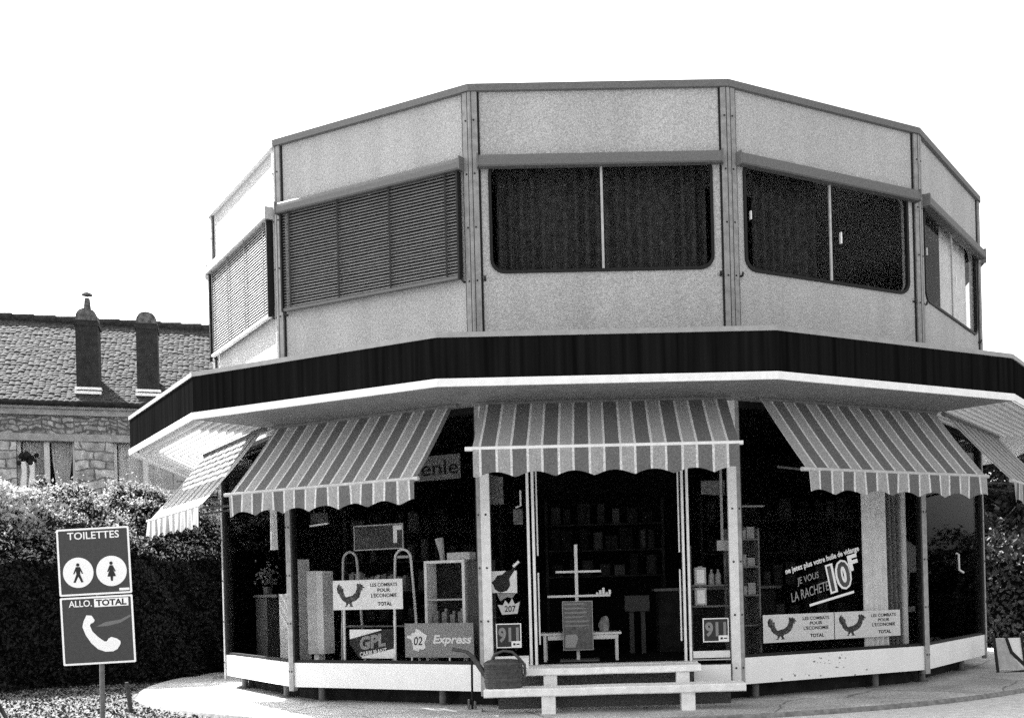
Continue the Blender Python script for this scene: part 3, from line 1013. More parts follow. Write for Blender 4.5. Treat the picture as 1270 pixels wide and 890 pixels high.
# legs that carry the upper poster
ez = thing('easel', Tm(-.3, -.2, .5), 'thin pale two-legged easel under the left cockerel poster', 'easel')
for s in (-.70, .10):
    mb = MB(Tm); mb.tube([(s, -.15, .52), (s + .01, -.15, 1.26)], .016, 8); mb.build('leg', M_TRIM, ez, root=ez)
mb = MB(Tm); mb.tube([(-.72, -.15, 1.25), (.13, -.15, 1.25)], .010, 6); mb.build('ledge', M_TRIM, ez, root=ez)
mb = MB(Tm); mb.disc((-.69, .535), .001, -.2, -.1, 6); mb.box(-.86, -.52, -.24, -.10, .503, .52); mb.build('foot_plate', M_TRIM, ez, root=ez)

# tilted black and white gas poster
g = thing('poster', Tm(-.2, -.14, .6), 'tilted black poster lettered GPL with white corners in the left window', 'poster')
mb = MB(Tm); mb.prism([(-.61, .985), (.09, .985), (.09, .618), (-.46, .618), (-.61, .80)], -.150, -.144); mb.build('sheet', M_TEXTB, g, root=g)
mb = MB(Tm); mb.prism([(-.605, .982), (-.10, .982), (-.10, .972), (-.605, .862)], -.143, -.141); mb.prism([(.088, .745), (.088, .622), (-.42, .622), (-.42, .64)], -.143, -.141); mb.build('corner_band', M_PAPER, g, root=g)
mb = MB(); put_text(mb, 'GPL', -.45, -.04, .745, .915, -.141, Tm, rot=R(8), bold=.05, shear=.15); mb.build('lettering', M_POST_G, g, root=g, recalc=False)
mb = MB()
put_text(mb, 'CARBURANT', -.45, -.02, .668, .725, -.139, Tm, rot=R(8), bold=.02)
put_text(mb, 'DE BASE', -.10, .07, .628, .655, -.1385, Tm, bold=.02) if False else None
mb.build('lettering', M_TEXTW, g, root=g, recalc=False)

# grey express board
g = thing('express_board', Tm(.77, -.14, .6), 'grey board lettered 02 Express with a white map shape beside the left post', 'sign')
mb = MB(Tm); mb.box(.262, 1.27, -.150, -.140, .638, 1.052); mb.build('board', M_POST_G, g, root=g)
mp_ = [(-.02, .145), (.03, .125), (.09, .085), (.14, .06), (.125, .0), (.10, -.03), (.12, -.08), (.085, -.115), (.03, -.105), (.01, -.135), (-.07, -.115), (-.075, -.04), (-.10, .01), (-.16, .03), (-.155, .06), (-.09, .06), (-.085, .09), (-.04, .09)]
mb = MB(Tm); mb.prism([(.455 + a, .845 + b) for a, b in mp_], -.139, -.136); mb.build('map_shape', M_TEXTW, g, root=g)
mb = MB(); put_text(mb, '02', .40, .525, .785, .89, -.1345, Tm, shear=.15, bold=.01); mb.build('lettering', M_TEXTB, g, root=g, recalc=False)
mb = MB(); put_text(mb, 'Express', .68, 1.245, .775, .91, -.137, Tm, shear=.25, bold=.03); mb.build('lettering', M_TEXTW, g, root=g, recalc=False)
for s in (.36, .92):
    mb = MB(Tm); mb.tube([(s, -.145, .50), (s, -.145, .64)], .012, 6); mb.build('leg', M_TRIM, g, root=g)

# tall cartons at the left of the same window
o = thing('tall_carton', Tm(-1.3, -.33, .5), 'pair of tall pale cartons strapped together at the left end of the window', 'carton')
mb = MB(Tm); mb.box(-1.44, -1.285, -.50, -.30, .66, 1.745); mb.build('carton', mat('pale_card', .55, .8, var=.12, scale=9), o, root=o)
mb = MB(Tm); mb.box(-1.282, -1.17, -.50, -.30, .66, 1.74); mb.build('carton', mat('paler_card', .66, .8, var=.1, scale=9), o, root=o)
mb = MB(Tm); mb.box(-1.38, -1.30, -.46, -.34, .50, .66); mb.build('foot', M_PAPER, o, root=o)

# tube-framed display rack with a header panel
o = thing('display_rack', Tm(-.4, -.5, .5), 'tube-framed display rack with a framed header panel, between cartons and cabinet', 'rack')


def arch(s0, s1, zt, d, zb=.5):
    r = (s1 - s0) / 2; c = (s0 + s1) / 2
    return [(s0 - .06, d, zb), (s0, d, zt - r)] + [(c - r * math.cos(R(a)), d, zt - r + r * math.sin(R(a))) for a in range(20, 180, 20)] + [(s1, d, zt - r), (s1 + .10, d, zb)]


for s0, s1 in ((-.99, -.76), (-.14, .11)):
    mb = MB(Tm); mb.tube(arch(s0, s1, 1.98, -.5), .017, 8); mb.build('tube_frame', M_ALUW if s0 > -.5 else M_ALU, o, root=o)
mb = MB(Tm); mb.box(-.10, .08, -.51, -.49, 1.87, 1.90); mb.build('shelf', M_ALU, o, root=o)
mb = MB(Tm); mb.box(-.80, .0, -.52, -.505, 1.995, 2.31); hp = mb.build('header_panel', mat('dim_header', .05, .8, var=.5, scale=9), o, root=o)
mb = MB(); ring_between(mb, [(-.80, 1.99), (.0, 1.99), (.0, 2.315), (-.80, 2.315)], [(-.785, 2.005), (-.015, 2.005), (-.015, 2.30), (-.785, 2.30)], -.503, -.495, Tm); mb.build('frame', M_ALU, hp, root=o)
mb = MB(Tm); mb.box(-.16, -.10, -.500, -.497, 2.07, 2.29); mb.box(-.10, -.02, -.500, -.497, 2.23, 2.29); mb.build('tag', M_PAPER, hp, root=o)
for z in (1.45, 1.0):
    mb = MB(Tm); mb.box(-.95, .05, -.62, -.42, z, z + .02); mb.build('shelf', M_POLE, o, root=o)
for k in range(9):
    s = -.9 + k * .105
    mb = MB(Tm); hgt = random.uniform(.14, .24); mb.box(s, s + .08, -.6, -.5, 1.47, 1.47 + hgt); mb.box(s + .02, s + .06, -.57, -.53, 1.47 + hgt, 1.49 + hgt)
    tag(mb.build('oil_tin', mat('tin_%d' % (k % 3), (.10, .22, .05)[k % 3], .4)), 'small oil tin in the row on the upper shelf of the tube rack', 'tin', 'oil tins on the tube rack')

# white framed cabinet with a basket on top
o = thing('shop_cabinet', Tm(.67, -.4, .5), 'white framed cabinet with dark inside, right end of the left window', 'cabinet')
mb = MB(Tm)
for s in (.38, .945): mb.box(s, s + .04, -.62, -.40, .50, 1.78)
mb.box(.38, .985, -.62, -.40, 1.782, 1.815)
mb.build('frame', M_TRIM, o, root=o)
mb = MB(Tm); mb.box(.425, .94, -.62, -.60, .5, 1.78); mb.build('back_panel', M_BASE, o, root=o)
for z in (1.32, .92):
    mb = MB(Tm); mb.box(.423, .942, -.598, -.41, z, z + .022); mb.build('shelf', M_ALU, o, root=o)
for k, s in enumerate((.47, .60, .72, .84)):
    mb = MB(Tm); mb.box(s, s + .07, -.55, -.45, .944, 1.15 + .03 * (k % 2)); mb.box(s + .02, s + .05, -.52, -.48, 1.15 + .03 * (k % 2), 1.19 + .03 * (k % 2))
    tag(mb.build('bottle', mat('dim_bottle', .16, .3, var=.5, scale=20)), 'dim bottle in the row on the lower shelf of the white framed cabinet', 'bottle', 'bottles in the white framed cabinet')
mb = MB(Tm); mb.box(.72, 1.05, -.56, -.42, 1.816, 1.905)
tag(mb.build('wire_basket', mat('basket_weave', .5, .7, var=.35, scale=70)), 'pale woven basket on top of the white framed cabinet', 'basket')
mb = MB(Tm)
mb.tube([(.60, -.5, 1.816), (.585, -.5, 1.92), (.55, -.5, 2.09)], [.03, .036, .055], 10)
tag(mb.build('paper_roll', mat('paper_roll', .42, .8, var=.15, scale=10)), 'flared paper roll standing upright on the white framed cabinet', 'paper roll')
mb = MB(Tm); mb.box(1.02, 1.30, -.60, -.42, .5, 1.80)
tag(mb.build('grey_locker', mat('dim_grey', .05, .7, var=.2, scale=8)), 'dim grey locker between the white framed cabinet and the corner post', 'locker')
# hanging sign at upper left with white lower edge
o = thing('hanging_board', Tm(-1.37, -.3, 2.35), 'dim hanging board with white lower edge at upper left of the left window', 'sign')
mb = MB(Tm); mb.box(-1.36, -1.07, -.32, -.31, 2.37, 2.50); mb.build('board', mat('dim_header', .05), o, root=o)
mb = MB(Tm); mb.prism([(-1.37, 2.325), (-1.07, 2.345), (-1.07, 2.366), (-1.37, 2.346)], -.33, -.30); mb.build('edge_strip', M_TRIM, o, root=o)
mb = MB(Tm); mb.tube([(-1.3, -.315, 2.5), (-1.3, -.315, 3.6)], .004, 5); mb.tube([(-1.12, -.315, 2.5), (-1.12, -.315, 3.6)], .004, 5); mb.build('cord', M_POLE, o, root=o)

# leftmost window: counter, tall pale cupboard, pot plant
Tl = face(-2)
o = thing('shop_counter', Tl(-.9, -.5, .5), 'dim counter with grey side panels inside the leftmost shop window', 'counter')
mb = MB(Tl); mb.box(-1.40, -.30, -.75, -.45, 1.42, 1.46); mb.build('worktop', M_POLE, o, root=o)
mb = MB(Tl); mb.box(-1.38, -.85, -.72, -.48, .50, 1.41); mb.build('side_panel', mat('dim_grey', .05), o, root=o)
mb = MB(Tl); mb.box(-.83, -.32, -.72, -.70, .50, 1.41); mb.build('back_panel', M_BASE, o, root=o)
mb = MB(Tl); mb.box(-.1, .62, -.62, -.42, .5, 1.46); mb.box(.36, .62, -.62, -.42, 1.461, 1.93)
o = mb.build('tall_cupboard', mat('pale_laminate', .48, .6, var=.1, scale=6)); tag(o, 'pale stepped cupboard beside the post inside the leftmost shop window', 'cupboard')
# pot plant
pp = thing('pot_plant', Tl(-1.15, -.6, 1.46), 'small dim pot plant on the counter in the leftmost shop window', 'plant')
mb = MB(Tl); mb.tube([(-1.15, -.6, 1.462), (-1.15, -.6, 1.58)], [.06, .075], 10); mb.build('pot', M_POLE, pp, root=pp)
mb = MB()
for k in range(90):
    c0 = Tl(-1.15 + random.gauss(0, .13), -.6 + random.gauss(0, .08), 1.62 + abs(random.gauss(0, .14)))
    a = Vector((random.gauss(0, 1), random.gauss(0, 1), random.gauss(0, 1))).normalized() * .035; b = a.orthogonal().normalized() * .018
    mb.raw([c0 - a, c0 + b, c0 + a, c0 - b], [(0, 1, 2, 3)])
mb.build('foliage', leafmat('house_plant_leaf', .10, .35), pp, root=pp, recalc=False)

# stickers of the two side lights
def sticker(s0, z0, w, h, label, grp=None):
    o = thing('sticker', T0(s0 + w / 2, -.07, z0), label, 'sticker', grp)
    mb = MB(T0); mb.box(s0, s0 + w, -.0765, -.0745, z0, z0 + h); mb.build('sheet', mat('sticker_black', .012, .6), o, root=o)
    mb = MB(); ring_between(mb, [(s0, z0), (s0 + w, z0), (s0 + w, z0 + h), (s0, z0 + h)], [(s0 + .012, z0 + .012), (s0 + w - .012, z0 + .012), (s0 + w - .012, z0 + h - .012), (s0 + .012, z0 + h - .012)], -.0744, -.0730, T0)
    mb.build('border', M_TEXTW, o, root=o)
    mb = MB(); put_text(mb, '911', s0 + .09 * w, s0 + .90 * w, z0 + .22 * h, z0 + .84 * h, -.0735, T0, bold=.04); mb.build('lettering', mat('sticker_grey', .22, .7), o, root=o, recalc=False)
    mb = MB(T0); mb.box(s0 + .60 * w, s0 + .985 * w, -.0728, -.0718, z0 + .02 * h, z0 + .27 * h); c2 = mb.build('corner_label', M_TEXTW, o, root=o)
    mb = MB(T0); mb.box(s0 + .67 * w, s0 + .76 * w, -.0717, -.0712, z0 + .10 * h, z0 + .19 * h); mb.box(s0 + .80 * w, s0 + .93 * w, -.0717, -.0712, z0 + .12 * h, z0 + .17 * h); mb.build('mark', M_TEXTB, c2, root=o)


sticker(-1.357, .752, .295, .285, 'square black 911 sticker on the side light behind the watering can', 'square stickers beside the door')
sticker(1.065, .757, .305, .280, 'square black 911 sticker on the right side light of the door', 'square stickers beside the door')
# poster with a dark animal head shape and torn lettering below it
o = thing('poster', T0(-1.25, -.09, 1.3), 'white poster with a dark dog-like shape on the left side light', 'poster')
mb = MB(T0); mb.prism([(-1.43, 1.40), (-1.10, 1.39), (-1.10, 1.655), (-1.43, 1.65)], -.112, -.106); mb.build('sheet', M_PAPER, o, root=o)
mb = MB(T0); mb.prism([(-1.40, 1.52), (-1.36, 1.55), (-1.33, 1.60), (-1.27, 1.61), (-1.22, 1.655), (-1.17, 1.66), (-1.12, 1.72), (-1.10, 1.70), (-1.15, 1.62), (-1.19, 1.56), (-1.18, 1.48), (-1.22, 1.42), (-1.30, 1.40), (-1.36, 1.44), (-1.38, 1.50)], -.105, -.102); mb.build('animal_shape', M_TEXTB, o, root=o)
mb = MB(T0); mb.tube([(-1.14, -.10, 1.70), (-1.07, -.10, 1.76)], .018, 8); mb.build('roll', M_PAPER, o, root=o)
mb = MB(T0); mb.prism([(-1.34, 1.39), (-1.12, 1.385), (-1.16, 1.33), (-1.22, 1.345), (-1.30, 1.30)], -.112, -.106); mb.build('flap', mat('dim_paper', .30, .8), o, root=o)
o = thing('sticker', T0(-1.2, -.09, 1.13), 'crown-shaped pale sticker with a date on the left side light', 'sticker')
mb = MB(T0); mb.prism([(-1.28, 1.14), (-1.33, 1.26), (-1.27, 1.25), (-1.24, 1.31), (-1.20, 1.26), (-1.16, 1.33), (-1.13, 1.26), (-1.07, 1.29), (-1.10, 1.15)], -.0765, -.0745); mb.build('sheet', mat('dim_paper2', .42, .8), o, root=o)
mb = MB(); put_text(mb, '207', -1.25, -1.12, 1.17, 1.245, -.0735, T0, bold=.02); mb.build('lettering', M_TEXTB, o, root=o, recalc=False)
# oil tins and label on the right side light shelf
for k, z in enumerate((1.43, 1.19)):
    mb = MB(T0); mb.box(1.0, 1.13, -.30, -.18, z, z + .205); mb.box(1.02, 1.11, -.178, -.176, z + .02, z + .18, 1); mb.box(1.04, 1.09, -.27, -.21, z + .206, z + .22)
    tag(mb.build('oil_can', [M_ALU, M_PAPER]), ('upper' if k == 0 else 'lower') + ' of two pale oil cans stacked in the right side light', 'oil can', 'stacked oil cans by the door')
sh = thing('wall_shelf', T0(1.16, -.25, 1.13), 'narrow dark shelf unit carrying oil cans inside the right side light', 'shelf')
for z in (1.165, 1.41):
    mb = MB(T0); mb.box(.95, 1.38, -.34, -.15, z, z + .02); mb.build('board', M_POLE, sh, root=sh)
for s in (.96, 1.375):
    mb = MB(T0); mb.box(s - .012, s + .012, -.34, -.31, .5, 1.9); mb.build('upright', M_POLE, sh, root=sh)
mb = MB(T0); mb.box(1.27, 1.40, -.22, -.17, 1.83, 1.95)
mb.box(1.32, 1.35, -.205, -.185, 1.95, 3.6)
tag(mb.build('ceiling_label', mat('dim_paper2', .42)), 'pale price label hanging near the right door post', 'label')
for k, (s, z) in enumerate(((1.20, 1.43), (1.28, 1.43))):
    mb = MB(T0); mb.tube([(s, -.24, z), (s, -.24, z + .12), (s, -.24, z + .14), (s, -.24, z + .18)], [.035, .035, .015, .015], 10)
    tag(mb.build('bottle', M_POST_G), 'small grey bottle beside the upper oil can in the right side light', 'bottle', 'small bottles beside the oil cans')

# doorway display stand, table, bill board
def YW(x, y, z): return Vector((x, y, z))


o = thing('display_stand', (-.41, 1.25, .5), 'tall thin white display stand with two shelves seen through the open door', 'stand')
mb = MB(); mb.box(-.437, -.397, 1.20, 1.24, .5, 1.99); mb.build('pole', M_TRIM, o, root=o)
mb = MB(); mb.box(-.68, -.10, 1.19, 1.42, 1.630, 1.655); mb.build('shelf', M_TRIM, o, root=o)
mb = MB(); mb.box(-.79, .01, 1.17, 1.45, 1.318, 1.345); mb.build('shelf', M_TRIM, o, root=o)
mb = MB(); mb.box(-.65, -.15, 1.10, 1.5, .50, .52); mb.build('foot_plate', M_POLE, o, root=o)
for k in range(5):
    x = -.17 + k * .04
    mb = MB(); mb.box(x, x + .03, 1.22, 1.26, 1.346, 1.37 + .03 * (k % 3))
    tag(mb.build('small_box', M_PAPER), 'tiny pale box on the right end of the display stand', 'box', 'tiny boxes on the display stand')
o = thing('low_table', (-.38, 1.3, .5), 'low white table behind the bill board inside the doorway', 'table')
mb = MB(); mb.box(-.89, .14, 1.18, 1.6, .835, .862); mb.box(-.80, .10, 1.20, 1.58, .775, .83); mb.build('table_top', M_TRIM, o, root=o)
for x, y in ((-.84, 1.22), (.08, 1.22), (-.84, 1.55), (.08, 1.55)):
    mb = MB(); mb.box(x - .018, x + .018, y - .018, y + .018, .5, .834); mb.build('leg', M_TRIM, o, root=o)
o = thing('bill_board', (-.41, 1.10, .5), 'grey printed bill on a board leaning at the table inside the doorway', 'poster')
mb = MB(); mb.box(-.605, -.22, 1.10, 1.115, .645, 1.268); mb.build('sheet', mat('bill_grey', .15, .8, var=.3, scale=20), o, root=o)
mb = MB()
yy = lambda x, y, z: Vector((x, 1.099 - y, z))
ring_between(mb, [(-.605, .645), (-.22, .645), (-.22, 1.268), (-.605, 1.268)], [(-.597, .653), (-.228, .653), (-.228, 1.26), (-.597, 1.26)], 0, .002, yy); mb.build('border', M_ALU, o, root=o)
mb = MB()
for k in range(6):
    z = 1.22 - k * .055
    mb.prism([(-.58, z), (-.58 + random.uniform(.2, .33), z), (-.58 + random.uniform(.2, .33), z + .022), (-.58, z + .022)], .0, .002, 0, yy)
mb.build('print_line', mat('dim_paper', .3), o, root=o)
mb = MB(); mb.prism([(-.58, .68), (-.45, .68), (-.41, .80), (-.44, .85), (-.57, .84)], 0, .003, 0, yy); mb.build('picture', mat('dim_paper2', .42), o, root=o)
mb = MB()
mb.tube([(-.08, 1.35, .863), (-.08, 1.35, .95), (-.06, 1.35, 1.03), (-.04, 1.35, 1.06)], [.06, .075, .05, .02], 10)
tag(mb.build('paper_bag', mat('bag', .25, .9, var=.5, scale=15)), 'crumpled pale bag on the right end of the low table', 'bag')
mb = MB(); mb.box(.24, .58, 2.5, 2.8, 1.09, 1.31); mb.box(.3, .36, 2.55, 2.75, .5, 1.089); mb.box(.46, .52, 2.55, 2.75, .5, 1.089)
tag(mb.build('till', mat('dim_till', .05, .7)), 'dim grey till on legs far inside the doorway', 'till')

# back shelving and counter deep in the sales room
for bx0, bx1, bz, lab in ((-4.0, -1.6, (1.0, 1.45, 1.9, 2.35), 'left'), (-.9, .9, (1.6, 2.0, 2.4), 'middle'), (1.5, 4.0, (.9, 1.4, 1.9, 2.4), 'right')):
    o = thing('back_shelving', ((bx0 + bx1) / 2, 4.2, .5), 'dim wall shelving at the back of the sales room, %s of three' % lab, 'shelf')
    for x in (bx0, bx1):
        mb = MB(); mb.box(x - .02, x + .02, 4.0, 4.4, .5, bz[-1] + .4); mb.build('upright', M_BASE, o, root=o)
    for z in bz:
        mb = MB(); mb.box(bx0 + .021, bx1 - .021, 4.0, 4.4, z, z + .025); mb.build('shelf', M_BASE, o, root=o)
        x = bx0 + .08
        while x < bx1 - .2:
            w = random.uniform(.09, .2); h = random.uniform(.14, .34)
            mb = MB()
            if random.random() < .5: mb.box(x, x + w, 4.08, 4.3, z + .026, z + .026 + h)
            else: mb.tube([(x + w / 2, 4.15, z + .026), (x + w / 2, 4.15, z + .026 + h)], w / 2, 10)
            tag(mb.build('packaged_goods', mat('stock_%d' % random.randint(0, 3), (.010, .03, .06, .016)[len(MATS) % 4], .8, spec=.1)), 'packet or tin in the dim rows on the shelving at the back of the shop', 'packet', 'goods on the back shelving')
            x += w + random.uniform(.02, .14)
o = thing('sales_counter', (1.1, 2.9, .5), 'dim sales counter behind the till on the right of the doorway', 'counter')
mb = MB(); mb.box(.72, 2.4, 2.7, 3.3, .5, 1.36); mb.build('front_panel', M_BASE, o, root=o)
mb = MB(); mb.box(.66, 2.46, 2.62, 3.36, 1.362, 1.40); mb.build('worktop', M_POLE, o, root=o)
mb = MB(T0); mb.prism([(-1.42, 2.44), (-1.24, 2.44), (-1.24, 2.76), (-1.42, 2.80)], -.20, -.19)  # grey patch painting a reflection in the left side light
tag(mb.build('grey_patch', mat('dim_tone', .12, .8, var=.3, scale=20)), 'dim grey patch painted as a reflection at the top of the left side light', 'grey_patch')
mb = MB(T0); mb.prism([(1.10, 2.50), (1.38, 2.48), (1.38, 2.66), (1.10, 2.66)], -.20, -.19)
tag(mb.build('grey_patch', mat('dim_tone', .12)), 'dim grey patch at the top of the right side light', 'grey_patch')
o = thing('wall_gauge', T0(-1.06, -.22, 2.2), 'small pale wall gauge with a bracket in the left side light under the awning', 'gauge')
mb = MB(T0); mb.box(-1.13, -1.02, -.26, -.20, 2.20, 2.38); mb.build('case', M_POLE, o, root=o)
mb = MB(T0); mb.box(-1.12, -1.03, -.199, -.196, 2.22, 2.36); mb.build('dial', mat('dim_tone', .12), o, root=o)
mb = MB(T0); mb.tube([(-1.10, -.21, 2.40), (-1.04, -.21, 2.42), (-1.04, -.21, 2.60)], .012, 6); mb.build('bracket', M_TRIM, o, root=o)

# right window: shelf edge, bar, sticker lettering
Tr = face(1)
o = thing('shelf_unit', Tr(-1.2, -.3, .5), 'dim shelf unit behind the right door post inside the right window', 'shelf')
for s in (-1.36, -1.06):
    mb = MB(Tr); mb.box(s - .012, s + .012, -.5, -.2, .5, 2.1); mb.build('upright', M_POLE, o, root=o)
for z in (.92, 1.28, 1.62, 1.95):
    mb = MB(Tr); mb.box(-1.347, -1.073, -.5, -.2, z, z + .02); mb.build('shelf', M_POLE, o, root=o)
for k, z in enumerate((1.301, 1.641, 1.971)):
    for j in range(2):
        mb = MB(Tr); mb.box(-1.33 + j * .13, -1.22 + j * .13, -.42, -.24, z, z + .10 + .04 * ((k + j) % 2))
        tag(mb.build('packet', mat('dim_paper', .30)), 'grey packet on the dim shelf unit in the right window', 'packet', 'packets on the dim shelf unit')
mb = MB(Tr); mb.tube([(-1.30, -.3, 2.36), (-.67, -.6, 2.40)], .014, 6)
tag(mb.build('curtain_rail', M_ALU), 'pale rail crossing the upper left of the right window', 'rail')
o = thing('window_lettering', Tr(-.2, -.07, 1.15), 'slanting stuck-on lettering offering ten francs for waste oil on the right window', 'sticker')
dL = -.0735
rot = R(13.5)
pv = (-.70, 1.20)


def rp(x, z):
    dx, dz = x - pv[0], z - pv[1]
    return pv[0] + dx * math.cos(rot) - dz * math.sin(rot), pv[1] + dx * math.sin(rot) + dz * math.cos(rot)


def TR(x, d, z):
    a, b = rp(x, z)
    return Tr(a, d, b)


mb = MB(); put_text(mb, 'ne jetez plus votre huile de vidange', -.68, .52, 1.515, 1.605, dL, TR, bold=.025); mb.build('lettering', M_TEXTW, o, root=o, recalc=False)
mb = MB()
put_text(mb, 'JE VOUS', -.545, -.19, 1.345, 1.45, dL, TR, bold=.0, shear=.2)
put_text(mb, 'LA RACHETE', -.68, -.07, 1.185, 1.30, dL, TR, bold=.0, shear=.2)
mb.build('lettering', mat('sticker_mid', .30, .7), o, root=o, recalc=False)
mb = MB(); put_text(mb, '10', -.07, .32, 1.12, 1.50, dL, TR, bold=.10, spacing=.98); nb = mb.build('numeral', M_TEXTW, o, root=o, recalc=False)
mb = MB(); put_text(mb, '10', -.045, .295, 1.145, 1.475, dL + .0012, TR, bold=.02, spacing=1.0); mb.build('numeral_fill', mat('sticker_fill', .03, .7, v2=.08, scale=9), o, root=o, recalc=False)
mb = MB(); put_text(mb, 'F', .30, .46, 1.32, 1.52, dL, TR, bold=.05); mb.build('lettering', M_TEXTW, o, root=o, recalc=False)
mb = MB(TR); mb.prism([(-.43, 1.065), (.30, 1.045), (.30, 1.075), (-.43, 1.095)], dL, dL + .001); mb.build('underline', M_TEXTW, o, root=o)
# face 2: door handle and a rounded chair back
Tr2 = face(2)
mb = MB(Tr2); mb.tube([(.20, -.10, 1.80), (.20, -.06, 1.78), (.20, -.06, 1.56), (.42, -.06, 1.52)], .016, 8)
part(mb, 'handle', M_ALUW)
ch = thing('swivel_chair', Tr2(.55, -.85, .5), 'dim rounded chair back inside the rightmost shop window', 'chair')
mb = MB()
mb.grid(lambda u, v: Tr2(.30 + .5 * u, -.85 - .12 * math.sin(math.pi * u), 1.55 + .5 * v * (1 - .25 * (2 * u - 1) ** 2)), 10, 6); mb.build('backrest', mat('chair_grey', .10, .7), ch, root=ch)
mb = MB(Tr2); mb.box(.30, .80, -1.35, -.9, .95, 1.03); mb.build('seat', M_POLE, ch, root=ch)
mb = MB(Tr2); mb.tube([(.55, -1.1, .5), (.55, -1.1, .95)], .03, 8); mb.tube([(.55, -.95, 1.0), (.55, -.90, 1.6)], .02, 8); mb.build('column', M_POLE, ch, root=ch)

# ------------------------------------------------------------------ foliage helper
def leaves_object(name, pts, nrm, size, m, root, spread=.8, aspect=.55):
    """one mesh of many small diamond leaves at pts"""
    n = len(pts)
    a = rng.normal(size=(n, 3)); a /= np.linalg.norm(a, axis=1)[:, None]
    nn = nrm + spread * rng.normal(size=(n, 3)); nn /= np.linalg.norm(nn, axis=1)[:, None]
    a = a - nn * (a * nn).sum(1)[:, None]; a /= np.linalg.norm(a, axis=1)[:, None] + 1e-9
    b = np.cross(nn, a)
    sz = size * rng.uniform(.6, 1.4, n)[:, None]
    a *= sz; b *= sz * aspect
    fold = nn * sz * .25
    V = np.stack([pts - a, pts + b + fold, pts + a, pts - b + fold], 1).reshape(-1, 3)
    V = V - np.array(root.location)
    F = np.arange(n * 4).reshape(-1, 4)
    tri = np.concatenate([F[:, [0, 1, 2]], F[:, [0, 2, 3]]])
    me = bpy.data.meshes.new(name)
    me.vertices.add(len(V)); me.vertices.foreach_set('co', V.astype(np.float32).ravel())
    me.loops.add(tri.size); me.loops.foreach_set('vertex_index', tri.astype(np.int32).ravel())
    me.polygons.add(len(tri)); me.polygons.foreach_set('loop_start', (np.arange(len(tri)) * 3).astype(np.int32)); me.polygons.foreach_set('loop_total', np.full(len(tri), 3, np.int32))
    me.update(calc_edges=True); me.validate()
    me.materials.append(m)
    o = bpy.data.objects.new(name, me); COL.objects.link(o); o.parent = root
    return o


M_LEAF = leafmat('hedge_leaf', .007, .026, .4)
M_LEAFD = leafmat('dark_leaf', .03, .08, .2)
M_LEAF_SUN = leafmat('sunlit_leaf', .35, .65, .3)  # leaf colour lightened to read as sunlit
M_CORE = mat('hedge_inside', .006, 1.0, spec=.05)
M_TWIG = mat('twig', .05, .9, spec=.1)


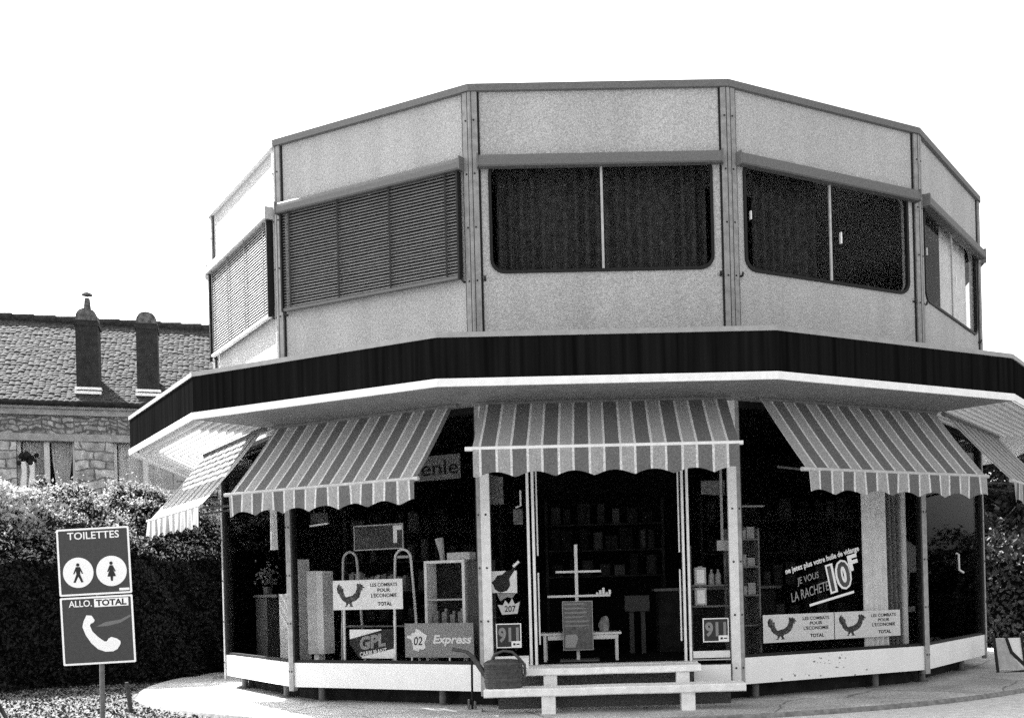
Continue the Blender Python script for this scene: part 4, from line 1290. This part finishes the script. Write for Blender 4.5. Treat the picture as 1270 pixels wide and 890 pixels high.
def hedge(name, line, prof, nleaf, label, size=.055, lm=None, lit_top=True):
    """line: list of (x,y) along the near foot; prof: list of (back, z) section; leaves over the section surface, solid dark twigs inside"""
    P = [Vector((x, y, 0)) for x, y in line]
    root = thing(name, P[len(P) // 2], label, 'hedge')
    segL = [(P[k + 1] - P[k]).length for k in range(len(P) - 1)]
    tot = sum(segL)
    # section lengths
    sl = [math.hypot(prof[k + 1][0] - prof[k][0], prof[k + 1][1] - prof[k][1]) for k in range(len(prof) - 1)]
    nrm_at = []
    for k in range(len(P)):
        d = (P[min(k + 1, len(P) - 1)] - P[max(k - 1, 0)]).normalized(); nrm_at.append(Vector((-d.y, d.x, 0)))
    pts, nrm = [], []
    ks = rng.choice(len(segL), nleaf, p=np.array(segL) / tot); us = rng.random(nleaf)
    js = rng.choice(len(sl), nleaf, p=np.array(sl) / sum(sl)); vs_ = rng.random(nleaf)
    for k, u, j, v in zip(ks, us, js, vs_):
        p = P[k].lerp(P[k + 1], u); back = nrm_at[k].lerp(nrm_at[k + 1], u)
        s = (p.x * 1.3 + p.y * .7)
        lump = .16 * math.sin(s * 1.9 + j) + .10 * math.sin(s * 4.7 + v * 5 + j * 2) + .05 * math.sin(s * 11 + v * 9)
        b0, z0 = prof[j]; b1, z1 = prof[j + 1]
        b = b0 + (b1 - b0) * v; z = z0 + (z1 - z0) * v
        tx, tz = b1 - b0, z1 - z0; L = math.hypot(tx, tz); nx, nz = -tz / L, tx / L
        off = lump + abs(rng.normal()) * .07 - .02
        q = p + back * (b + nx * off); q.z = max(.02, z + nz * off)
        pts.append(q[:]); nrm.append((back * nx + Vector((0, 0, nz)))[:])
    leaves_object('foliage', np.array(pts), np.array(nrm), size, lm or M_LEAF, root)
    if lit_top:
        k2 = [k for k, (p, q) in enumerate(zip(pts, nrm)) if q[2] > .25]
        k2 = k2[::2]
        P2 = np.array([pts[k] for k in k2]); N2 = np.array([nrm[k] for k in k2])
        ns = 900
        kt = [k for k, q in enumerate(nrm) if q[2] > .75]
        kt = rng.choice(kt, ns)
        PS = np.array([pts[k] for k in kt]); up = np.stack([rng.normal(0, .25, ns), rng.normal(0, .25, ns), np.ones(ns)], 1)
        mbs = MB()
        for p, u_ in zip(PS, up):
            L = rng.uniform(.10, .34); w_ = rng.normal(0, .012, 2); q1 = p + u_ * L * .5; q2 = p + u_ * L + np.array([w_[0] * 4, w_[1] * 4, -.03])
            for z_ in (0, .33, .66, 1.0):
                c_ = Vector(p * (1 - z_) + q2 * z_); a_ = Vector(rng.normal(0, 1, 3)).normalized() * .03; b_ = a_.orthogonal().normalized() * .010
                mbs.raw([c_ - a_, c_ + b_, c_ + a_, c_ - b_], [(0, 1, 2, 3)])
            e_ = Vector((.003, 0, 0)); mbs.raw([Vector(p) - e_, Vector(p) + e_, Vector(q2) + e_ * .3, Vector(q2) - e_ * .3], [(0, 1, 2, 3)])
        mbs.build('shoots', M_LIT_LEAF, root, root=root, recalc=False)
        leaves_object('sunlit_top', P2 + N2 * rng.uniform(.02, .16, len(k2))[:, None], N2, size * .8, M_LIT_LEAF, root)  # lighter leaves over the top paint in the sun
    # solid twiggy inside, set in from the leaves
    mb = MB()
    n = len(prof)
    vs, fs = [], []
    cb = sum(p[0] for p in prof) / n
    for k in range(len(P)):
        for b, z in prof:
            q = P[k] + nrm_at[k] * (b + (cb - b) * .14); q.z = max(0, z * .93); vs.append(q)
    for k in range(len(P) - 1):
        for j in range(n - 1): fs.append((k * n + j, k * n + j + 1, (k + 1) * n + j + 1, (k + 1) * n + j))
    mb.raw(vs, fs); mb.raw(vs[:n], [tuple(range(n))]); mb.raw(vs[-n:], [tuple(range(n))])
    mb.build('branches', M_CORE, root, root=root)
    return root


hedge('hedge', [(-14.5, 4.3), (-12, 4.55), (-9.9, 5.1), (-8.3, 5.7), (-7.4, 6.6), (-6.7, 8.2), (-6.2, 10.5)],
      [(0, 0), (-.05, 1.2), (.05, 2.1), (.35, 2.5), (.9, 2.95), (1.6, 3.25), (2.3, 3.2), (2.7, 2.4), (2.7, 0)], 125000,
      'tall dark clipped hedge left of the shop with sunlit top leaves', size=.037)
# added bush at far left; pale leaf colour stands in for sunlit foliage
pb = thing('sunlit_shrub', (-10.6, 6.5, 0), 'added shrub coloured pale for sunlit leaves behind the left end of the hedge', 'shrub')
n = 9000
c = np.array([[-11.4, 6.3, 3.05], [-10.7, 6.2, 3.15], [-10.1, 6.2, 2.95], [-9.6, 6.3, 2.8], [-12.2, 6.3, 3.2]])
kk = rng.integers(0, 5, n)
u = rng.normal(size=(n, 3)); u /= np.linalg.norm(u, axis=1)[:, None]
rr = rng.uniform(.55, 1.0, n)[:, None] ** .5 * np.array([.62, .5, .5])
leaves_object('foliage', c[kk] + u * rr, u, .05, M_LEAF_SUN, pb)
mb = MB()
for q in c: mb.tube([(-10.6, 6.5, 0), (q[0], q[1], 1.8), tuple(q)], [.05, .03, .015], 6)
mb.build('stem', M_TWIG, pb, root=pb)

hedge('hedge', [(6.6, 10.8), (8.0, 9.4), (9.6, 8.8), (13, 8.4)], [(0, 0), (-.05, 1.1), (.05, 1.9), (.4, 2.25), (1.0, 2.3), (1.5, 1.9), (1.6, 0)], 16000,
      'low dark hedge right of the shop behind the folding board', lm=M_LEAFD, lit_top=False)


# trees right
def tree(name, x, y, h, r, zc, n, label, lm, size=.10):
    root = thing(name, (x, y, 0), label, 'tree', 'trees beyond the shop')
    mb = MB()
    mb.tube([(x, y, 0), (x + .1, y, h * .35), (x - .05, y + .05, h * .7), (x, y, h * .93)], [.20, .15, .08, .02], 8)
    for k in range(9):
        a = k * 2.4; z = h * (.28 + .06 * k)
        mb.tube([(x, y, z), (x + r * .5 * math.cos(a), y + r * .5 * math.sin(a), z + .5), (x + r * .85 * math.cos(a), y + r * .85 * math.sin(a), z + .9)], [.05, .03, .01], 6)
    mb.build('trunk', M_TWIG, root, root=root)
    cl = []
    for k in range(40):
        th = random.uniform(0, 2 * math.pi); q = random.random() ** .5 * r * .85; z = random.uniform(h * .18, h * .93)
        q *= math.sqrt(max(.05, 1 - ((z - zc) / (h - zc if z > zc else zc)) ** 2))
        cl.append((x + q * math.cos(th), y + q * math.sin(th), z))
    cl = np.array(cl)
    kk = rng.integers(0, len(cl), n)
    u = rng.normal(size=(n, 3)); u /= np.linalg.norm(u, axis=1)[:, None]
    pts = cl[kk] + u * rng.uniform(.3, 1, n)[:, None] * r * .34
    leaves_object('crown', pts, u, size, lm, root)


tree('broadleaf_tree', 8.9, 12.5, 5.2, 2.3, 2.4, 16000, 'dark bushy tree close behind the right hedge, partly under the canopy', M_LEAFD)
tree('broadleaf_tree', 12.2, 13.0, 5.6, 2.6, 2.6, 14000, 'darker wide tree further right beyond the hedge', M_LEAFD)

# folding board at the right edge
o = thing('folding_board', (5.83, 3.0, 0), 'white folding board in a black frame leaning beside the right end of the shop', 'board')
TB = lambda x, y, z: Vector((5.83 + x, 3.0 - y + (.55 - z) * -.25, z))
mb = MB(TB); mb.prism([(-.22, .10), (.17, .10), (.17, .55), (-.22, .55)], 0, .012); mb.build('panel', M_WHITE, o, root=o)
mb = MB(TB); mb.prism([(-.215, .105), (.16, .105), (-.02, .33), (-.07, .545), (-.215, .545)], .0125, .0145); mb.build('shaded_part', M_ALU, o, root=o)  # grey laid over the left part paints its shade
mb = MB(TB); mb.prism([(-.24, .06), (-.20, .06), (-.20, .58), (-.24, .58)], .013, .03); mb.prism([(.17, .10), (.20, .10), (.20, .58), (.17, .58)], .013, .03)
mb.prism([(-.06, .56), (-.02, .56), (.03, .36), (.22, .15), (.22, .09), (-.01, .33)], .013, .03); mb.prism([(-.2, .061), (.26, .10), (.26, .06), (-.2, .03)], .013, .03); mb.build('frame', M_DARK, o, root=o)
mb = MB(); mb.box(6.2, 6.6, 3.5, 3.8, 0.0, .34)
mb.box(6.24, 6.56, 3.54, 3.76, .34, .36)
tag(mb.build('white_crate', [M_WHITE]), 'low white crate at the right edge behind the folding board', 'crate')

# stake and leaning bar on the verge
mb = MB(); mb.tube([(-6.03, 1.02, 0), (-6.05, 1.02, .22), (-6.07, 1.01, .40)], [.03, .028, .024], 8)
mb.tube([(-6.03, 1.02, .005), (-5.96, .98, .02)], [.03, .02], 6)
tag(mb.build('wooden_stake', mat('dark_wood', .05, .9, var=.4, scale=20)), 'short dark wooden stake in the verge right of the toilet sign', 'stake')
mb = MB(); mb.tube([(-7.42, .75, .0), (-7.55, .85, .13), (-7.72, .95, .33), (-7.80, 1.0, .45)], .025, 8)
tag(mb.build('leaning_bar', M_BASE), 'dark leaning iron bar at the left edge of the verge', 'bar')

# loose gravel and weeds over the verge
root = thing('verge_gravel', (-8.5, 2, 0), None, None)
root['kind'] = 'stuff'
n = 30000
px_ = rng.uniform(-13.5, -3.8, n); py_ = rng.uniform(-1.5, 5.6, n)
keep = np.hypot(px_, py_ - CY) > RP + .16
pts = np.stack([px_, py_, np.full(n, .012) + rng.random(n) * .015], 1)[keep]
n1 = len(pts) // 2
lv = leaves_object('pebbles', pts[:n1], np.tile([0, -.2, 1.0], (n1, 1)), .018, mat('pale_pebble', .07, .9, v2=.24, scale=9), root, spread=.5, aspect=.8)
lw = leaves_object('weeds', pts[n1:], np.tile([0, -.4, .8], (len(pts) - n1, 1)), .024, M_LEAF, root, spread=.8)
lv.parent = None; lw.parent = None
for q, nm in ((lv, 'gravel'), (lw, 'weeds')):
    q.location = root.location; q.name = nm; q['kind'] = 'stuff'
    q['label'] = 'loose pale gravel scattered over the verge' if nm == 'gravel' else 'low weeds growing through the verge gravel'; q['category'] = nm
bpy.data.objects.remove(root)

# ------------------------------------------------------------------ stone house behind the hedge
HA = R(19)
HO = Vector((-11.3, 9.9, 0))
ht = Vector((math.cos(HA), math.sin(HA), 0)); hn = Vector((math.sin(HA), -math.cos(HA), 0))


def TH(s, d, z): return HO + ht * s + hn * d + Vector((0, 0, z))


house = thing('stone_house', HO, 'old stone house with tiled roof and two dark chimneys behind the hedge', 'house')


def hpart(mb, name, m, parent=None, **k): return mb.build(name, m, parent or house, root=house, **k)


M_STONE = stone('ashlar_stone', .40, .42, .20)
M_RUB = stone('rubble_stone', .26, .20, .10, .02, .05)
M_BAND = mat('dressed_stone', .30, .9, var=.2, scale=7)
S0, S1 = -7.0, 8.0
# window openings along the facade (s0, s1)
ops = [(-6.1, -4.9), (-3.1, -1.9), (-.76, .33), (1.06, 2.30), (5.2, 6.4)]
ZL0, ZL1 = 4.80, 4.95      # lintel band
mb = MB(TH)
prev = S0
for a, b in ops:
    mb.box(prev, a, -.45, 0, 0, ZL0); prev = b
    mb.box(a, b, -.45, 0, 0, 3.75)
mb.box(prev, S1, -.45, 0, 0, ZL0)
wall = hpart(mb, 'wall', M_STONE)
mb = MB(TH); mb.box(S0, S1, -.45, .025, ZL0 + .002, ZL1); hpart(mb, 'lintel_band', M_BAND)
mb = MB(TH); mb.box(S0, S1, -.45, -.004, ZL1 + .002, 5.33); hpart(mb, 'frieze', M_RUB)
mb = MB(TH); mb.box(S0, S1, -.45, .10, 5.332, 5.45); mb.box(S0, S1, -.45, .19, 5.452, 5.51); hpart(mb, 'cornice', M_BAND)
mb = MB(TH)
for k in range(9):
    pass
mb.tube([(S0, .26, 5.545), (S1, .26, 5.545)], .055, 8); hpart(mb, 'gutter', M_BASE)
mb = MB(TH); mb.box(S0, S0 + .4, -6, -.46, 0, 5.6); mb.box(S1 - .4, S1, -6, -.46, 0, 5.6); mb.box(S0, S1, -6.4, -6.01, 0, 5.6); hpart(mb, 'rear_wall', M_RUB)
M_FRAMEW = mat('window_paint', .62, .6, var=.1, scale=10)
M_NET = mat('house_net', .62, .9, v2=.80, scale=6)
for a, b in ops:
    mb = MB(TH); mb.box(a, a + .06, -.22, -.16, 3.75, ZL0); mb.box(b - .06, b, -.22, -.16, 3.75, ZL0); mb.box(a + .061, b - .061, -.22, -.16, 3.75, 3.82); mb.box((a + b) / 2 - .05, (a + b) / 2 + .05, -.215, -.14, 3.822, ZL0)
    w = hpart(mb, 'window', M_FRAMEW)
    mb = MB(TH); mb.box(a + .06, b - .06, -.20, -.194, 3.82, ZL0 - .002); hpart(mb, 'pane', M_GLASS, w)
    mb = MB(TH); mb.box(a, b, -.44, -.43, 3.75, ZL0 - .002); hpart(mb, 'dark_room', M_DARK, w)
    mb = MB(TH); mb.box(a - .05, b + .05, -.1, .06, 3.66, 3.748); hpart(mb, 'sill', M_BAND, w)


def hcurtain(s0, s1, t0, t1, label, m=M_NET, z0=3.8, z1=4.80):
    """s0..s1 at the top, t0..t1 at the foot"""
    mb = MB()

    def P(u, v):
        a = s0 + (s1 - s0) * u; b = t0 + (t1 - t0) * u
        return TH(a + (b - a) * v ** 1.5, -.30 + .02 * math.sin(u * 40), z1 + (z0 - z1) * v)
    mb.grid(P, 40, 5)
    o = mb.build('curtain', m)
    tag(o, label, 'curtain', 'curtains in the stone house')


a, b = ops[2]
hcurtain(a + .07, (a + b) / 2 - .06, a + .07, (a + b) / 2 - .10, 'grey net curtain left of the white bar in the left house window')
hcurtain((a + b) / 2 + .06, b - .07, (a + b) / 2 + .16, b - .18, 'grey net curtain drawn to a taper in the left house window')
a, b = ops[3]
hcurtain(a + .07, b - .07, a + .07, b - .07, 'plain net curtain in the house window beside the canopy', mat('pale_net', .66, .9, v2=.82, scale=6))
# two flower vases on the sill
for k, s in enumerate((-.64, -.49)):
    v = thing('flower_vase', TH(s, -.02, 3.75), ('left' if k == 0 else 'right') + ' of two tall white vases with dark blooms on the house sill', 'vase', 'white vases on the house sill')
    mb = MB(TH); mb.tube([(s, -.03, 3.75), (s, -.03, 3.95), (s + .02, -.03, 4.15), (s + .01, -.03, 4.36)], [.07, .06, .05, .06], 10); mb.build('vase', M_TRIM, v, root=v)
    mb = MB(TH)
    for j in range(9):
        cs, cz = s + random.gauss(0, .05), 4.44 + random.gauss(0, .06)
        cc = TH(cs, random.gauss(-.03, .03), cz)
        bmx = [cc + Vector((.055 * math.cos(t_) * math.cos(p_), .055 * math.sin(t_) * math.cos(p_), .055 * math.sin(p_))) for p_ in (-.9, 0, .9) for t_ in [x * math.pi / 3 for x in range(6)]]
        mb.raw(bmx, [(r_ * 6 + q, r_ * 6 + (q + 1) % 6, (r_ + 1) * 6 + (q + 1) % 6, (r_ + 1) * 6 + q) for r_ in range(2) for q in range(6)] + [tuple(range(6)), tuple(range(12, 18))])
    mb.build('bloom', M_BASE, v, root=v)

# pantiled roof
ZE, ZR = 5.58, 8.10
DR = 3.3                    # ridge set back
rows, per = 38, .112
mb = MB()
ncol = int((S1 - S0 + .6) / per)
sl = math.hypot(DR + .3, ZR - ZE)
for r in range(rows):
    v0, v1 = r / rows, (r + 1.12) / rows
    jr = random.uniform(-.03, .03)
    for cidx in range(ncol):
        s = S0 - .3 + cidx * per + jr
        hh = random.uniform(-.008, .012)
        vs = []
        for (vv, lift) in ((v0, .013), (v1, .004)):
            d = .28 - (DR + .3) * vv; z = ZE + (ZR - ZE) * vv
            for q in range(5):
                x = s + per * 1.02 * q / 4
                vs.append(TH(x, d, z + lift + hh + .013 * math.sin(math.pi * q / 4)))
        for q in range(5):
            d = .28 - (DR + .3) * v0; z = ZE + (ZR - ZE) * v0
            vs.append(TH(s + per * 1.02 * q / 4, d, z))
        mb.raw(vs, [(q, q + 1, 5 + q + 1, 5 + q) for q in range(4)] + [(10 + q, 10 + q + 1, q + 1, q) for q in range(4)])
M_TILE = mat('old_pantile', .010, .95, scale=14, v2=.038, bump=.3, bscale=30)
mb.raw([TH(S0 - .3, .26, ZE - .01), TH(S1 + .3, .26, ZE - .01), TH(S1 + .3, -DR - .02, ZR - .01), TH(S0 - .3, -DR - .02, ZR - .01)], [(0, 1, 2, 3)])
mb.raw([TH(S0 - .3, -DR, ZR), TH(S1 + .3, -DR, ZR), TH(S1 + .3, -2 * DR - .2, ZE), TH(S0 - .3, -2 * DR - .2, ZE)], [(0, 1, 2, 3)])
roof = hpart(mb, 'roof', M_TILE, recalc=False)
mb = MB(TH)
for k in range(34):
    s = S0 - .3 + k * .46
    mb.tube([(s, -DR, ZR + .02), (s + .47, -DR, ZR + .035)], [.10, .115], 8)
hpart(mb, 'ridge_tile', M_TILE, roof)
M_CHIM = mat('sooty_brick', .008, .95, scale=9, v2=.024, bump=.4, bscale=20)
for s, wd_, cap in ((.605, .43, 1), (1.77, .42, 0)):
    mb = MB(TH)
    zt = 7.38
    mb.box(s - wd_ / 2, s + wd_ / 2, -.60, -.05, 5.85, zt)
    mb.box(s - wd_ / 2 - .025, s + wd_ / 2 + .025, -.625, -.025, zt - .12, zt - .04)
    chm = hpart(mb, 'chimney', M_CHIM, roof)
    mb = MB(TH)
    n = 10
    pr = [(s - wd_ / 2 * math.cos(math.pi * k / n), zt + .002 + .25 * math.sin(math.pi * k / n) ** .75 + random.uniform(-.006, .006)) for k in range(n + 1)]
    mb.prism(pr, -.60, -.05)
    if cap:
        mb.tube([(s, -.3, zt + .2), (s, -.3, zt + .52)], [.085, .055], 10); mb.tube([(s, -.3, zt + .58), (s, -.3, zt + .62), (s, -.3, zt + .66)], [.11, .10, .01], 10); mb.tube([(s, -.3, zt + .5), (s, -.3, zt + .6)], .012, 5)
    hpart(mb, 'chimney_cap', mat('capping', .03, .95, v2=.14, scale=12, bump=.8, bscale=16), chm) if False else hpart(mb, 'chimney_cap', mat('capping', .03, .95, v2=.14, scale=12, bump=.8, bscale=16), roof)
    mb = MB(TH); mb.box(s - wd_ / 2 - .03, s + wd_ / 2 + .05, -.64, .06, 5.80, 5.86); mb.box(s - wd_ / 2 - .03, s + wd_ / 2 + .05, -.64, .02, 5.90, 5.95); hpart(mb, 'flashing', M_TRIM, roof)
